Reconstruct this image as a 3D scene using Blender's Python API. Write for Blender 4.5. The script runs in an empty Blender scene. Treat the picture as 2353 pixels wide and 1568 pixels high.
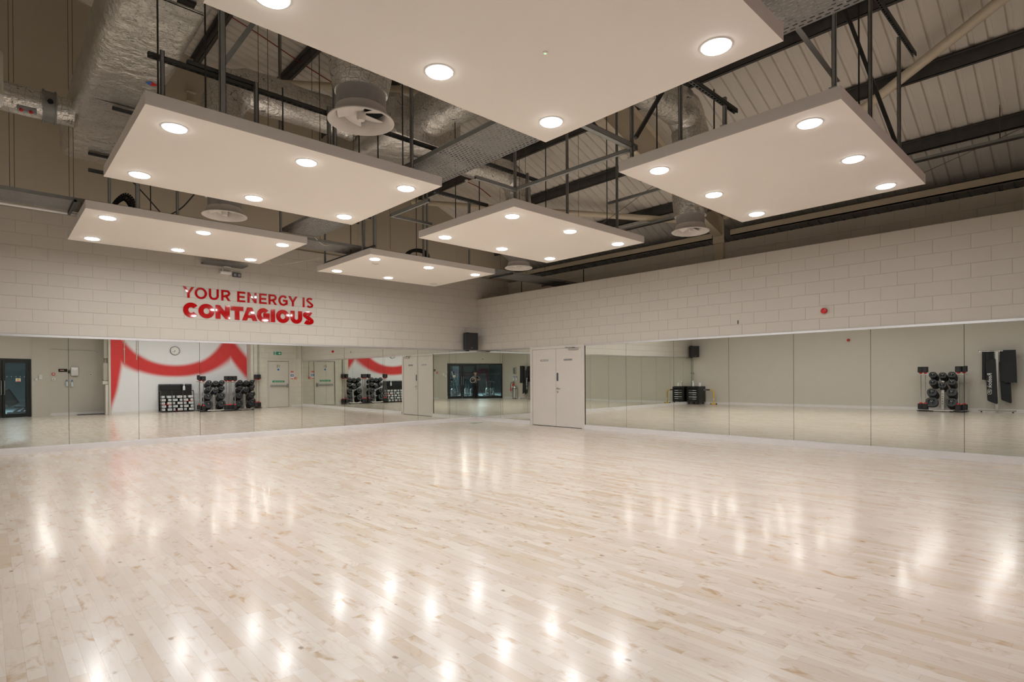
import bpy, bmesh, math, random
from mathutils import Vector, Matrix
random.seed(7)
PI = math.pi
COL = bpy.context.scene.collection

# ------------------------------------------------------------------ helpers
def root_loc(o):
    v = Vector((0, 0, 0))
    while o is not None:
        v += o.location
        o = o.parent
    return v

class MB:
    def __init__(self):
        self.v, self.f, self.m = [], [], []
        self.cur = 0
    def add(self, vs, fs, M=None):
        b = len(self.v)
        for p in vs:
            p = Vector(p)
            self.v.append(M @ p if M else p)
        for f in fs:
            self.f.append([i + b for i in f])
            self.m.append(self.cur)
        return self
    def box(self, lo, hi, M=None):
        x0, y0, z0 = lo; x1, y1, z1 = hi
        vs = [(x0,y0,z0),(x1,y0,z0),(x1,y1,z0),(x0,y1,z0),(x0,y0,z1),(x1,y0,z1),(x1,y1,z1),(x0,y1,z1)]
        fs = [(3,2,1,0),(4,5,6,7),(0,1,5,4),(1,2,6,5),(2,3,7,6),(3,0,4,7)]
        return self.add(vs, fs, M)
    def cbox(self, c, s, M=None):
        return self.box([c[i]-s[i]/2 for i in range(3)], [c[i]+s[i]/2 for i in range(3)], M)
    def frame(self, p, q, up=(0,0,1)):
        p, q = Vector(p), Vector(q)
        d = (q-p); L = d.length; d.normalize()
        up = Vector(up)
        if abs(d.dot(up)) > .98: up = Vector((1,0,0))
        x = up.cross(d).normalized(); y = d.cross(x)
        M = Matrix((x, y, d)).transposed().to_4x4(); M.translation = p
        return M, L
    def beam(self, p, q, w, h, up=(0,0,1)):
        M, L = self.frame(p, q, up)
        return self.box((-w/2,-h/2,0), (w/2,h/2,L), M)
    def sect(self, p, q, poly, up=(0,0,1)):
        M, L = self.frame(p, q, up)
        return self.prism(poly, L, M)
    def prism(self, poly, d, M=None):
        n = len(poly)
        vs = [(x,y,0) for x,y in poly] + [(x,y,d) for x,y in poly]
        fs = [list(range(n))[::-1], list(range(n,2*n))] + [(i,(i+1)%n,(i+1)%n+n,i+n) for i in range(n)]
        return self.add(vs, fs, M)
    def tube(self, pts, r, seg=8, caps=True, jit=0, ell=None):
        pts = [Vector(p) for p in pts]; n = len(pts)
        rs = r if isinstance(r, (list,tuple)) else [r]*n
        t0 = (pts[1]-pts[0]).normalized()
        a = Vector((0,0,1)) if abs(t0.z) < .9 else Vector((1,0,0))
        nx = t0.cross(a).normalized()
        vs = []
        for i in range(n):
            t = (pts[min(i+1,n-1)]-pts[max(i-1,0)]).normalized()
            nx = (nx - t*nx.dot(t)).normalized(); ny = t.cross(nx)
            for k in range(seg):
                an = 2*PI*k/seg
                rr = rs[i]*(1+(random.uniform(-jit,jit) if jit else 0))
                vs.append(pts[i]+nx*math.cos(an)*rr+ny*math.sin(an)*rr)
        fs = []
        for i in range(n-1):
            for k in range(seg):
                k2 = (k+1)%seg
                fs.append((i*seg+k, i*seg+k2, (i+1)*seg+k2, (i+1)*seg+k))
        if caps:
            fs.append(list(range(seg))[::-1]); fs.append([(n-1)*seg+k for k in range(seg)])
        return self.add(vs, fs)
    def lathe(self, prof, seg=24, M=None, capb=False, capt=False):
        vs = []
        for r, z in prof:
            for k in range(seg):
                an = 2*PI*k/seg
                vs.append((r*math.cos(an), r*math.sin(an), z))
        fs = []
        for i in range(len(prof)-1):
            for k in range(seg):
                k2 = (k+1)%seg
                fs.append((i*seg+k, i*seg+k2, (i+1)*seg+k2, (i+1)*seg+k))
        if capb: fs.append(list(range(seg))[::-1])
        if capt: fs.append([(len(prof)-1)*seg+k for k in range(seg)])
        return self.add(vs, fs, M)
    def ball(self, c, r, seg=12, sz=1):
        prof = [(max(1e-4,r*math.sin(PI*i/8)), -r*sz*math.cos(PI*i/8)) for i in range(9)]
        return self.lathe(prof, seg, Matrix.Translation(c), True, True)
    def build(self, name, mat, parent=None, smooth=False, bevel=0, local=False, seg=1):
        me = bpy.data.meshes.new(name)
        off = Vector((0,0,0)) if (local or parent is None) else root_loc(parent)
        me.from_pydata([tuple(p-off) for p in self.v], [], self.f)
        mats = mat if isinstance(mat, (list,tuple)) else [mat]
        for m in mats: me.materials.append(m)
        for p, i in zip(me.polygons, self.m): p.material_index = i
        bm = bmesh.new(); bm.from_mesh(me)
        bmesh.ops.recalc_face_normals(bm, faces=bm.faces)
        if bevel:
            bmesh.ops.bevel(bm, geom=[e for e in bm.edges if len(e.link_faces)==2 and e.calc_face_angle(0) > .6], offset=bevel, segments=seg, affect='EDGES', profile=.5, clamp_overlap=True)
        bm.to_mesh(me); bm.free()
        if smooth:
            for p in me.polygons: p.use_smooth = True
            try: me.set_sharp_from_angle(angle=math.radians(42))
            except Exception: pass
        o = bpy.data.objects.new(name, me); COL.objects.link(o)
        if parent is not None: o.parent = parent
        return o

def thing(name, label, cat, loc=(0,0,0), rotz=0, group=None):
    o = bpy.data.objects.new(name, None); COL.objects.link(o)
    o.empty_display_size = .1
    o.location = loc; o.rotation_euler = (0,0,rotz)
    o['label'] = label; o['category'] = cat
    if group: o['group'] = group
    return o
def tag(o, label, cat, group=None):
    o['label'] = label; o['category'] = cat
    if group: o['group'] = group
    return o
def struct(o, label=None):
    o['kind'] = 'structure'
    if label: o['label'] = label
    return o
def part(o, label):
    o['label'] = label; return o
def copy_tree(o, parent=None):
    c = o.copy(); COL.objects.link(c)
    if parent is not None: c.parent = parent
    for ch in list(o.children): copy_tree(ch, c)
    return c
ORD = ['first','second','third','fourth','fifth','sixth','seventh','eighth','ninth','tenth','eleventh','twelfth','thirteenth','fourteenth','fifteenth']
def rrect(w, h, r, n=5):
    out = []
    for cx, cy, a0 in ((w/2-r,h/2-r,0),(-w/2+r,h/2-r,PI/2),(-w/2+r,-h/2+r,PI),(w/2-r,-h/2+r,1.5*PI)):
        for k in range(n+1):
            a = a0+PI/2*k/n
            out.append((cx+r*math.cos(a), cy+r*math.sin(a)))
    return out
def bez(pts, n=8):
    """catmull-rom through points"""
    P = [Vector(p) for p in pts]; P = [P[0]*2-P[1]]+P+[P[-1]*2-P[-2]]
    out = []
    for i in range(1, len(P)-2):
        for k in range(n):
            t = k/n
            a,b,c,d = P[i-1],P[i],P[i+1],P[i+2]
            out.append(.5*((2*b)+(c-a)*t+(2*a-5*b+4*c-d)*t*t+(3*b-a-3*c+d)*t**3))
    out.append(P[-2]); return out

def arc(cx, cy, rx, ry, a0, a1, n=24): return [(cx+rx*math.cos(math.radians(a0+(a1-a0)*i/n)), cy+ry*math.sin(math.radians(a0+(a1-a0)*i/n))) for i in range(n+1)]

# ------------------------------------------------------------------ materials
class NT:
    def __init__(self, name):
        self.mat = bpy.data.materials.new(name); self.mat.use_nodes = True
        self.nt = self.mat.node_tree; self.nt.nodes.clear()
        self.out = self.nt.nodes.new('ShaderNodeOutputMaterial')
        self.b = self.nt.nodes.new('ShaderNodeBsdfPrincipled')
        self.nt.links.new(self.b.outputs[0], self.out.inputs[0])
    def n(self, t, **kw):
        x = self.nt.nodes.new(t)
        for k, v in kw.items(): setattr(x, k, v)
        return x
    def set(self, sock, v):
        if isinstance(v, bpy.types.NodeSocket): self.nt.links.new(v, sock)
        else: sock.default_value = v
    def math(self, op, a, b=0.0, c=0.0, clamp=False):
        x = self.n('ShaderNodeMath', operation=op, use_clamp=clamp)
        self.set(x.inputs[0], a); self.set(x.inputs[1], b); self.set(x.inputs[2], c)
        return x.outputs[0]
    def mix(self, f, a, b):
        x = self.n('ShaderNodeMix', data_type='RGBA')
        self.set(x.inputs['Factor'], f)
        self.set(x.inputs[6], a if isinstance(a, bpy.types.NodeSocket) else (*a, 1))
        self.set(x.inputs[7], b if isinstance(b, bpy.types.NodeSocket) else (*b, 1))
        return x.outputs[2]
    def pos(self):
        g = self.n('ShaderNodeNewGeometry'); s = self.n('ShaderNodeSeparateXYZ')
        self.nt.links.new(g.outputs['Position'], s.inputs[0]); return g.outputs['Position'], s.outputs
    def obj(self):
        g = self.n('ShaderNodeTexCoord'); s = self.n('ShaderNodeSeparateXYZ')
        self.nt.links.new(g.outputs['Object'], s.inputs[0]); return g.outputs['Object'], s.outputs
    def xyz(self, x, y, z=0.0):
        c = self.n('ShaderNodeCombineXYZ')
        self.set(c.inputs[0], x); self.set(c.inputs[1], y); self.set(c.inputs[2], z); return c.outputs[0]
    def noise(self, vec, scale=5, detail=2, rough=.5, dist=0):
        x = self.n('ShaderNodeTexNoise'); self.set(x.inputs['Vector'], vec)
        x.inputs['Scale'].default_value = scale; x.inputs['Detail'].default_value = detail
        x.inputs['Roughness'].default_value = rough; x.inputs['Distortion'].default_value = dist
        return x.outputs['Fac']
    def ramp(self, f, a, b, t0=0.0, t1=1.0):
        m = self.n('ShaderNodeMapRange', interpolation_type='SMOOTHSTEP')
        self.set(m.inputs[0], f); self.set(m.inputs[1], a); self.set(m.inputs[2], b); self.set(m.inputs[3], t0); self.set(m.inputs[4], t1)
        return m.outputs[0]
    def bump(self, h, strength=.3, dist=.01):
        x = self.n('ShaderNodeBump'); self.set(x.inputs['Height'], h)
        x.inputs['Strength'].default_value = strength; x.inputs['Distance'].default_value = dist
        self.nt.links.new(x.outputs[0], self.b.inputs['Normal'])
    def col(self, c): self.set(self.b.inputs['Base Color'], c if isinstance(c, bpy.types.NodeSocket) else (*c, 1))
    def p(self, rough=.5, metal=0.0, spec=.5):
        self.set(self.b.inputs['Roughness'], rough); self.set(self.b.inputs['Metallic'], metal)
        self.b.inputs['Specular IOR Level'].default_value = spec

def plain(name, c, rough=.5, metal=0.0, var=.06, scale=9, bump=0.0, bscale=60, spec=.5):
    m = NT(name); vec, s = m.obj()
    nz = m.noise(vec, scale, 3)
    a = [max(0, x*(1-var)) for x in c]; b = [min(1, x*(1+var)) for x in c]
    m.col(m.mix(nz, a, b)); m.p(rough, metal, spec)
    if bump: m.bump(m.noise(vec, bscale, 3), bump, .004)
    return m.mat
def glow(name, c, s):
    m = NT(name); m.col((.8,.8,.8)); m.p(.4)
    m.b.inputs['Emission Color'].default_value = (*c, 1); m.b.inputs['Emission Strength'].default_value = s
    return m.mat

PAINT = (.575, .535, .475)
def block_wall(name, axis, off_u, off_z, bw=.437, rh=.2225, c=PAINT):
    m = NT(name); vec, s = m.pos()
    u = m.math('ADD', s[axis], off_u); z = m.math('SUBTRACT', s[2], off_z)
    uv = m.xyz(u, z)
    br = m.n('ShaderNodeTexBrick'); m.set(br.inputs['Vector'], uv)
    br.inputs['Scale'].default_value = 1; br.inputs['Brick Width'].default_value = bw; br.inputs['Row Height'].default_value = rh
    br.inputs['Mortar Size'].default_value = .004; br.inputs['Mortar Smooth'].default_value = .35; br.inputs['Bias'].default_value = 0
    br.offset = .5
    br.inputs['Color1'].default_value = (*[x*.985 for x in c],1); br.inputs['Color2'].default_value = (*[min(1,x*1.015) for x in c],1)
    br.inputs['Mortar'].default_value = (*[x*.82 for x in c],1)
    nz = m.noise(vec, 3.2, 4)
    m.col(m.mix(m.math('MULTIPLY', nz, .10), br.outputs['Color'], (.5,.45,.38)))
    m.p(.62, 0, .35)
    fine = m.noise(vec, 130, 3)
    h = m.math('SUBTRACT', m.math('MULTIPLY', fine, .16), br.outputs['Fac'])
    m.bump(h, .8, .008)
    return m.mat

def floor_mat():
    m = NT('maple_strip_floor'); vec, s = m.pos()
    w = .066
    uu = m.math('DIVIDE', m.math('ADD', s[0], 40.0), w)
    row = m.math('FLOOR', uu); fu = m.math('FRACT', uu)
    wn = m.n('ShaderNodeTexWhiteNoise', noise_dimensions='1D'); m.set(wn.inputs['W'], row)
    ln = m.math('MULTIPLY_ADD', wn.outputs['Value'], .18, .36)
    vv = m.math('ADD', m.math('DIVIDE', m.math('ADD', s[1], 40.0), ln), m.math('MULTIPLY', wn.outputs['Value'], 17.3))
    cell = m.math('FLOOR', vv); fv = m.math('FRACT', vv)
    w2 = m.n('ShaderNodeTexWhiteNoise', noise_dimensions='2D'); m.set(w2.inputs['Vector'], m.xyz(row, cell))
    r1 = w2.outputs['Value']
    sc = m.n('ShaderNodeSeparateColor'); m.nt.links.new(w2.outputs['Color'], sc.inputs[0])
    r2, r3 = sc.outputs[1], sc.outputs[2]
    base = m.mix(r1, (.70,.605,.51), (.785,.705,.62))
    base = m.mix(m.math('MULTIPLY', m.ramp(r2, .70, 1.0), .5), base, (.63,.47,.31))
    # grain running with the strips
    gv = m.xyz(m.math('MULTIPLY_ADD', r1, 31.0, m.math('MULTIPLY', s[0], 26.0)), m.math('MULTIPLY_ADD', r3, 17.0, m.math('MULTIPLY', s[1], 2.2)), r2)
    g = m.noise(gv, 1.6, 4, .6, .6)
    base = m.mix(m.math('MULTIPLY', m.ramp(g, .48, .80), .36), base, (.60,.44,.29))
    # brown figure patches
    pv = m.xyz(m.math('MULTIPLY_ADD', r3, 23.0, m.math('MULTIPLY', s[0], 12.0)), m.math('MULTIPLY_ADD', r1, 29.0, m.math('MULTIPLY', s[1], 5.5)), r3)
    pz = m.noise(pv, 1.0, 4, .6, .7)
    base = m.mix(m.math('MULTIPLY', m.ramp(pz, .53, .76), .85), base, (.50,.315,.155))
    # knots
    vo = m.n('ShaderNodeTexVoronoi'); vo.inputs['Scale'].default_value = 1.0
    m.set(vo.inputs['Vector'], m.xyz(m.math('MULTIPLY', s[0], 7.0), m.math('MULTIPLY', s[1], 4.2), 0.0))
    kd = m.math('ADD', vo.outputs['Distance'], m.math('MULTIPLY', m.math('SUBTRACT', m.noise(vec, 45, 2), .5), .10))
    kn = m.ramp(kd, .03, .115, 1.0, 0.0)
    ks = m.n('ShaderNodeSeparateColor'); m.nt.links.new(vo.outputs['Color'], ks.inputs[0])
    kn = m.math('MULTIPLY', kn, m.math('GREATER_THAN', ks.outputs[0], .45))
    base = m.mix(m.math('MULTIPLY', kn, .75), base, (.24,.13,.06))
    # joints
    e1 = m.math('MINIMUM', fu, m.math('SUBTRACT', 1.0, fu))
    e2 = m.math('MULTIPLY', m.math('MINIMUM', fv, m.math('SUBTRACT', 1.0, fv)), 6.0)
    gap = m.ramp(m.math('MINIMUM', e1, e2), .008, .03, 1.0, 0.0)
    base = m.mix(m.math('MULTIPLY', gap, .20), base, (.30,.19,.10))
    m.col(base)
    lw = m.noise(m.xyz(m.math('MULTIPLY', s[0], 1.0), s[1]), 1.1, 2)
    m.p(.25, 0, .5)
    m.b.inputs['Coat Weight'].default_value = .36; m.b.inputs['Coat IOR'].default_value = 1.45
    m.set(m.b.inputs['Coat Roughness'], m.math('MULTIPLY_ADD', lw, .05, .11))
    hb = m.math('SUBTRACT', m.math('MULTIPLY', r1, .5), gap)
    m.bump(hb, .03, .002)
    return m.mat

def foil_mat(name, cell=(11,11,11), tone=1.0, wd=.85):
    m = NT(name); vec, s = m.pos()
    wv = m.xyz(m.math('MULTIPLY', s[0], cell[0]), m.math('MULTIPLY', s[1], cell[1]), m.math('MULTIPLY', s[2], cell[2]))
    vo = m.n('ShaderNodeTexVoronoi', feature='DISTANCE_TO_EDGE'); m.set(vo.inputs['Vector'], wv)
    vo.inputs['Scale'].default_value = 1.0; vo.inputs['Randomness'].default_value = .55
    wire = m.ramp(vo.outputs['Distance'], .008, .026, wd, 0.0)
    cr = m.noise(vec, 5.5, 5, .62, .4)
    m.col(m.mix(wire, m.mix(cr, (.62*tone,.60*tone,.57*tone), (.90*tone,.88*tone,.84*tone)), (.07,.065,.06)))
    m.p(m.math('MULTIPLY_ADD', wire, .3, .30), m.math('MULTIPLY_ADD', wire, -.6, .92))
    fine = m.noise(vec, 26, 3, .6, .3)
    h = m.math('ADD', m.math('MULTIPLY', cr, 1.0), m.math('MULTIPLY', fine, .16))
    m.bump(h, .6, .06)
    return m.mat

def tray_mat(name, ax_u, ax_v, pu=.06, pv=.042, c=(.22,.215,.21)):
    """galvanised tray sheet punched with rows of staggered slots"""
    m = NT(name); vec, s = m.pos()
    v = m.math('DIVIDE', s[ax_v], pv); row = m.math('FLOOR', v); fv = m.math('FRACT', v)
    u = m.math('ADD', m.math('DIVIDE', s[ax_u], pu), m.math('MULTIPLY', row, .5)); fu = m.math('FRACT', u)
    a = m.math('LESS_THAN', m.math('ABSOLUTE', m.math('SUBTRACT', fu, .5)), .30)
    b = m.math('LESS_THAN', m.math('ABSOLUTE', m.math('SUBTRACT', fv, .5)), .16)
    hole = m.math('MULTIPLY', a, b)
    nz = m.noise(vec, 22, 3)
    m.col(m.mix(nz, [x*.8 for x in c], [x*1.25 for x in c])); m.p(.45, .75)
    tr = m.n('ShaderNodeBsdfTransparent'); mx = m.n('ShaderNodeMixShader')
    m.nt.links.new(hole, mx.inputs[0]); m.nt.links.new(m.b.outputs[0], mx.inputs[1]); m.nt.links.new(tr.outputs[0], mx.inputs[2])
    m.nt.links.new(mx.outputs[0], m.out.inputs[0])
    return m.mat

def mural_mat():
    m = NT('spray_painted_mural'); vec, s = m.pos()
    X, Z = s[0], s[2]
    t = m.math('ADD', X, 5.163); t2 = m.math('MULTIPLY', t, t)
    zc = m.math('ADD', m.math('MULTIPLY_ADD', t2, .161, 1.677), m.math('MULTIPLY', m.math('MULTIPLY', t2, t2), .024))
    sl = m.math('ADD', m.math('MULTIPLY', t, .33), m.math('MULTIPLY', m.math('MULTIPLY', t2, t), .096))
    nrm = m.math('SQRT', m.math('MULTIPLY_ADD', sl, sl, 1.0))
    d1 = m.math('DIVIDE', m.math('ABSOLUTE', m.math('SUBTRACT', Z, zc)), nrm)
    d1 = m.math('DIVIDE', d1, m.math('MULTIPLY_ADD', t2, .13, 1.0))
    d1 = m.math('ADD', d1, m.math('MULTIPLY', m.math('GREATER_THAN', X, -3.02), 9.0))
    # right hand stroke falling from the peak
    xr = m.math('ADD', X, 3.085)
    zl = m.math('SUBTRACT', m.math('MULTIPLY_ADD', xr, -1.55, 2.90), m.math('MULTIPLY', m.math('MULTIPLY', xr, xr), -.28))
    d2 = m.math('DIVIDE', m.math('ABSOLUTE', m.math('SUBTRACT', Z, zl)), 2.15)
    d2 = m.math('ADD', d2, m.math('MULTIPLY', m.math('LESS_THAN', X, -3.15), 9.0))
    # left hand leg
    d3 = m.math('SUBTRACT', m.math('ADD', X, 7.53), m.math('MULTIPLY', m.math('MINIMUM', Z, 2.2), .155))
    d3 = m.math('ADD', d3, m.ramp(Z, .05, 1.1, .10, 0.0))
    d = m.math('MINIMUM', m.math('MINIMUM', d1, d2), d3)
    spray = m.noise(vec, 160, 2, .7)
    d = m.math('ADD', d, m.math('MULTIPLY', m.math('SUBTRACT', spray, .5), .14))
    red = m.ramp(d, .15, .32, 1.0, 0.0)
    nz = m.noise(vec, 6, 3)
    m.col(m.mix(red, m.mix(nz, (.76,.76,.79), (.80,.80,.83)), m.mix(nz, (.60,.035,.04), (.68,.05,.045))))
    m.p(.5, 0, .35)
    return m.mat

M = {}
M['floor'] = floor_mat()
M['blockA'] = block_wall('painted_block_left', 0, .224+40*.437, 2.119-40*.2225)
M['blockB'] = block_wall('painted_block_right', 1, 11.714+.003+20*.4705, 2.093-40*.2233, bw=.4705, rh=.2233)
M['blockC'] = block_wall('painted_block_rear', 0, 20*.437, .02-40*.2225, c=(.64,.60,.53))
M['blockO'] = block_wall('painted_block_outer', 1, 20.2*.4705, 4.31-40*.2233, bw=.4705, rh=.2233, c=(.66,.61,.53))
M['paint'] = plain('painted_plaster', PAINT, .65, 0, .03, 2.5, .08, 90)
M['clad'] = plain('painted_cladding', (.57,.505,.40), .6, 0, .03, 1.5)
M['roof'] = plain('cream_roof_liner', (.74,.70,.635), .5, 0, .05, 2)
M['steel'] = plain('galvanised_purlin', (.10,.098,.095), .55, .3, .3, 7)
M['cream'] = plain('cream_painted_steel', (.70,.62,.48), .5, 0, .06, 3)
M['strut'] = plain('zinc_strut', (.25,.26,.25), .45, .2, .18, 10)
M['dstrut'] = plain('dark_strut', (.075,.078,.078), .5, .6, .25, 10)
M['rod'] = plain('threaded_rod', (.06,.06,.06), .5, .7, .25, 40)
M['wire'] = plain('steel_wire', (.16,.14,.11), .5, .6, .1, 20)
M['white'] = plain('white_gloss', (.78,.77,.75), .35, 0, .03, 6)
M['plinth'] = plain('pale_skirting_paint', (.72,.69,.675), .38, 0, .04, 5)
M['door'] = plain('cream_door_paint', (.63,.59,.54), .45, 0, .03, 3)
M['cloud'] = plain('white_ceiling_board', (.755,.705,.645), .75, 0, .015, 1.2)
M['cloudrim'] = plain('board_edge_paint', (.70,.66,.62), .7, 0, .03, 3)
M['alu'] = plain('brushed_aluminium', (.72,.72,.72), .28, 1, .08, 20)
M['chrome'] = plain('chrome', (.80,.80,.81), .12, 1, .02, 20)
M['steelbrush'] = plain('stainless_steel', (.60,.59,.57), .3, 1, .08, 14)
M['black'] = plain('black_plastic', (.012,.012,.013), .42, 0, .3, 12)
M['rubber'] = plain('black_rubber', (.018,.018,.020), .5, 0, .3, 14, .15, 60)
M['blackmetal'] = plain('black_powder_coat', (.012,.012,.013), .35, 0, .3, 12)
M['foam'] = plain('black_foam_mat', (.010,.011,.013), .7, 0, .25, 6, .2, 40)
M['red'] = plain('red_plastic', (.58,.015,.015), .35, 0, .06, 9)
M['acrylic'] = plain('red_acrylic', (.44,.003,.005), .04, 0, .02, 3, spec=.6)
M['grey'] = plain('grey_plastic', (.30,.30,.30), .45, 0, .06, 9)
M['dgrey'] = plain('dark_grey_plastic', (.07,.072,.075), .45, 0, .1, 9)
M['yellow'] = plain('yellow_enamel', (.75,.47,.02), .35, 0, .06, 9)
M['blue'] = plain('blue_print', (.02,.16,.55), .4, 0, .05, 9)
M['green'] = plain('green_print', (.005,.24,.13), .4, 0, .05, 9)
M['panelgrey'] = plain('putty_enamel', (.48,.45,.38), .45, 0, .05, 7)
M['clear'] = plain('milky_bottle', (.72,.77,.80), .25, 0, .06, 12)
M['foil'] = foil_mat('foil_and_chicken_wire', (13,13,17))
M['foil2'] = foil_mat('foil_and_fine_wire', (11,34,16), .97, .6)
M['trayY'] = tray_mat('punched_tray_long', 1, 0)
M['trayX'] = tray_mat('punched_tray_cross', 0, 1)
M['mural'] = mural_mat()
M['vane'] = plain('off_white_vane', (.56,.52,.48), .5, 0, .12, 14)
M['neck'] = plain('grey_diffuser_neck', (.30,.285,.27), .5, .1, .10, 30)
M['cable'] = plain('pale_cable', (.55,.50,.40), .6, 0, .05, 9)
M['redcable'] = plain('red_cable', (.28,.025,.015), .6, 0, .05, 9)
M['dark'] = plain('dark_void_lining', (.02,.019,.018), .8, 0, .2, 4)
M['gymwall'] = plain('dark_gym_wall', (.11,.125,.135), .7, 0, .2, 1.3)
M['gymfloor'] = plain('pale_gym_floor', (.42,.50,.54), .35, 0, .15, 2)
M['lamp'] = glow('downlight_diffuser', (.985,.99,1.0), 18)
M['lampoff'] = plain('unlit_diffuser', (.60,.585,.56), .4, 0, .03, 6)
M['gymlamp'] = glow('gym_lamp', (.80,.93,1.0), 150)
M['led'] = glow('green_led', (.2,1,.25), 1.6)
M['screen'] = glow('red_display', (1,.08,.04), .5)
M['rackled'] = glow('amplifier_display', (.55,.75,.8), .35)
M['skin'] = plain('skin', (.50,.32,.24), .5, 0, .05, 9)
M['shirt'] = plain('grey_jersey', (.19,.185,.175), .8, 0, .12, 20)
M['trouser'] = plain('black_denim', (.012,.012,.014), .8, 0, .2, 20)
M['hair'] = plain('dark_hair', (.025,.018,.012), .6, 0, .3, 30)
def mirror_mat():
    m = NT('mirror_silvering'); m.col((.81,.83,.775)); m.p(.0, 1.0)
    return m.mat
M['mirror'] = mirror_mat()
def glass_mat():
    m = NT('tinted_glass')
    gl = m.n('ShaderNodeBsdfGlossy'); gl.inputs['Roughness'].default_value = .02; gl.inputs['Color'].default_value = (.9,.95,1,1)
    tr = m.n('ShaderNodeBsdfTransparent'); tr.inputs['Color'].default_value = (.82,.90,.92,1)
    lw = m.n('ShaderNodeLayerWeight'); lw.inputs['Blend'].default_value = .25
    f = m.math('MULTIPLY_ADD', lw.outputs['Fresnel'], .35, .03)
    mx = m.n('ShaderNodeMixShader'); m.nt.links.new(f, mx.inputs[0]); m.nt.links.new(tr.outputs[0], mx.inputs[1]); m.nt.links.new(gl.outputs[0], mx.inputs[2])
    m.nt.links.new(mx.outputs[0], m.out.inputs[0])
    return m.mat
M['glass'] = glass_mat()
M['black_screen'] = plain('black_gloss', (.008,.008,.009), .12, 0, .1, 9)

def zroof(x): return 5.64-.428*x-.0146*x*x

# ------------------------------------------------------------------ the setting
L, W = 12.81, 12.9
J = Vector((-9.67,-14.55,0)); E_ = Vector((-12.81,-13.07,0))       # ends of the glazed front
mb = MB(); mb.box((-L-.2,-15.6,-.12), (1.6,.25,0))
fl = mb.build('floor', M['floor']); struct(fl)
# left wall (lettering wall): block to 4.35 m, smooth cladding above
mb = MB(); mb.box((-L-.25,0,0), (1.32,.2,4.35)); struct(mb.build('wall_left', M['blockA']))
mb = MB(); mb.box((-L-.25,.035,4.35), (2.6,.2,9.4))
for x in (-11.4,-10.2,-7.05,-3.9,-.75):                             # cover joints of the cladding sheets
    mb.box((x-.012,.03,4.36), (x+.012,.035,9.3))
struct(mb.build('wall_left_upper', M['clad']))
# right wall: inner block leaf with a free top, outer leaf behind it
mb = MB(); mb.box((0,-W-.1,0), (.14,0,3.66)); struct(mb.build('wall_right', M['blockB']))
mb = MB(); mb.box((1.3,-16.2,0), (1.5,.03,4.31)); struct(mb.build('wall_right_outer', M['blockO']))
mb = MB()
for y in (-.62,-3.1,-7.12,-12.9): mb.box((1.292,y-.012,2.4), (1.3,y+.012,4.3))
struct(mb.build('trim_1', M['dark']))                               # black movement joints of the outer leaf
mb = MB(); mb.box((2.35,-16.2,3.5), (2.5,.03,5.6)); struct(mb.build('wall_eaves', M['dark']))
# side wall (behind the equipment rack) and rear walls
mb = MB(); mb.box((-L-.2,-13.07,0), (-L,.03,9.2)); struct(mb.build('wall_side', M['paint']))
mb = MB(); mb.box((-2.33,-W-.7,0), (-1.62,-W,3.66)); mb.box((-.66,-W-.7,0), (.14,-W,3.66)); mb.box((-1.62,-W-.7,2.11), (-.66,-W,3.66))
struct(mb.build('wall_rear_exit', M['blockC']))
mb = MB(); mb.box((-7.35,-13.65,0), (-2.33,-13.45,3.4)); struct(mb.build('wall_rear_mural', M['mural']))
mb = MB(); mb.box((-7.35,-13.85,3.4), (2.6,-13.45,9.2)); mb.box((-7.46,-14.9,3.4), (-7.35,-13.45,9.2)); struct(mb.build('wall_rear_upper', M['clad']))
mb = MB(); mb.box((-9.13,-14.9,0), (-7.35,-14.7,9.4)); mb.box((-7.42,-14.7,0), (-7.352,-13.45,3.4)); struct(mb.build('wall_rear_recess', M['paint']))
dg = (E_-J).normalized(); ng = Vector((dg.y,-dg.x,0))
if ng.y < 0: ng = -ng                                               # points into the studio
def GP(s, d, z): return J+dg*s+ng*d+Vector((0,0,z))
GL = (E_-J).length
def gbox(mb, s0, s1, d0, d1, z0, z1):
    Mx = Matrix((dg, ng, Vector((0,0,1)))).transposed().to_4x4(); Mx.translation = J
    mb.box((s0,d0,z0), (s1,d1,z1), Mx)
mb = MB(); gbox(mb, -.15, GL+.2, -.2, 0, 2.16, 9.4)
c = Vector((-9.13,-14.7,0)); d_ = (J-c); L_ = d_.length
mb.beam(c+Vector((0,-.1,4.6)), J+Vector((0,-.1,4.6)), .2, 9.2)
struct(mb.build('wall_rear_glazed', M['paint']))
# roof liner: trapezoidal sheets on a curved roof
mb = MB(); xs = [-15+17.6*i/26 for i in range(27)]; prof = []
y = -16.2
while y < .02:
    prof += [(y,0),(y+.135,0),(y+.15,.03),(y+.195,.03)]; y += .21
prof.append((.03,0))
vs = []
for x in xs:
    for yy, dz in prof: vs.append((x,yy,zroof(x)+dz))
n = len(prof); fs = []
for i in range(len(xs)-1):
    for k in range(n-1): fs.append((i*n+k, i*n+k+1, (i+1)*n+k+1, (i+1)*n+k))
mb.add(vs, fs); struct(mb.build('ceiling', M['roof']))
# purlins
for x in (.74,-.67,-2.06,-3.46,-4.86,-6.24,-7.65,-9.05,-10.5):
    mb = MB(); z = zroof(x)-.012; t = .428+.0292*x
    for (a,b) in (((-.004,-.2),(.004,0)), ((-.004,-.2),(.066,-.193)), ((-.066,-.007),(.004,0)), ((.059,-.2),(.066,-.175)), ((-.066,-.025),(-.059,0))):
        mb.box((x+a[0],-16,z+a[1]), (x+b[0],.03,z+b[1]))
    struct(mb.build('purlin_beam', M['steel']))
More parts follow.
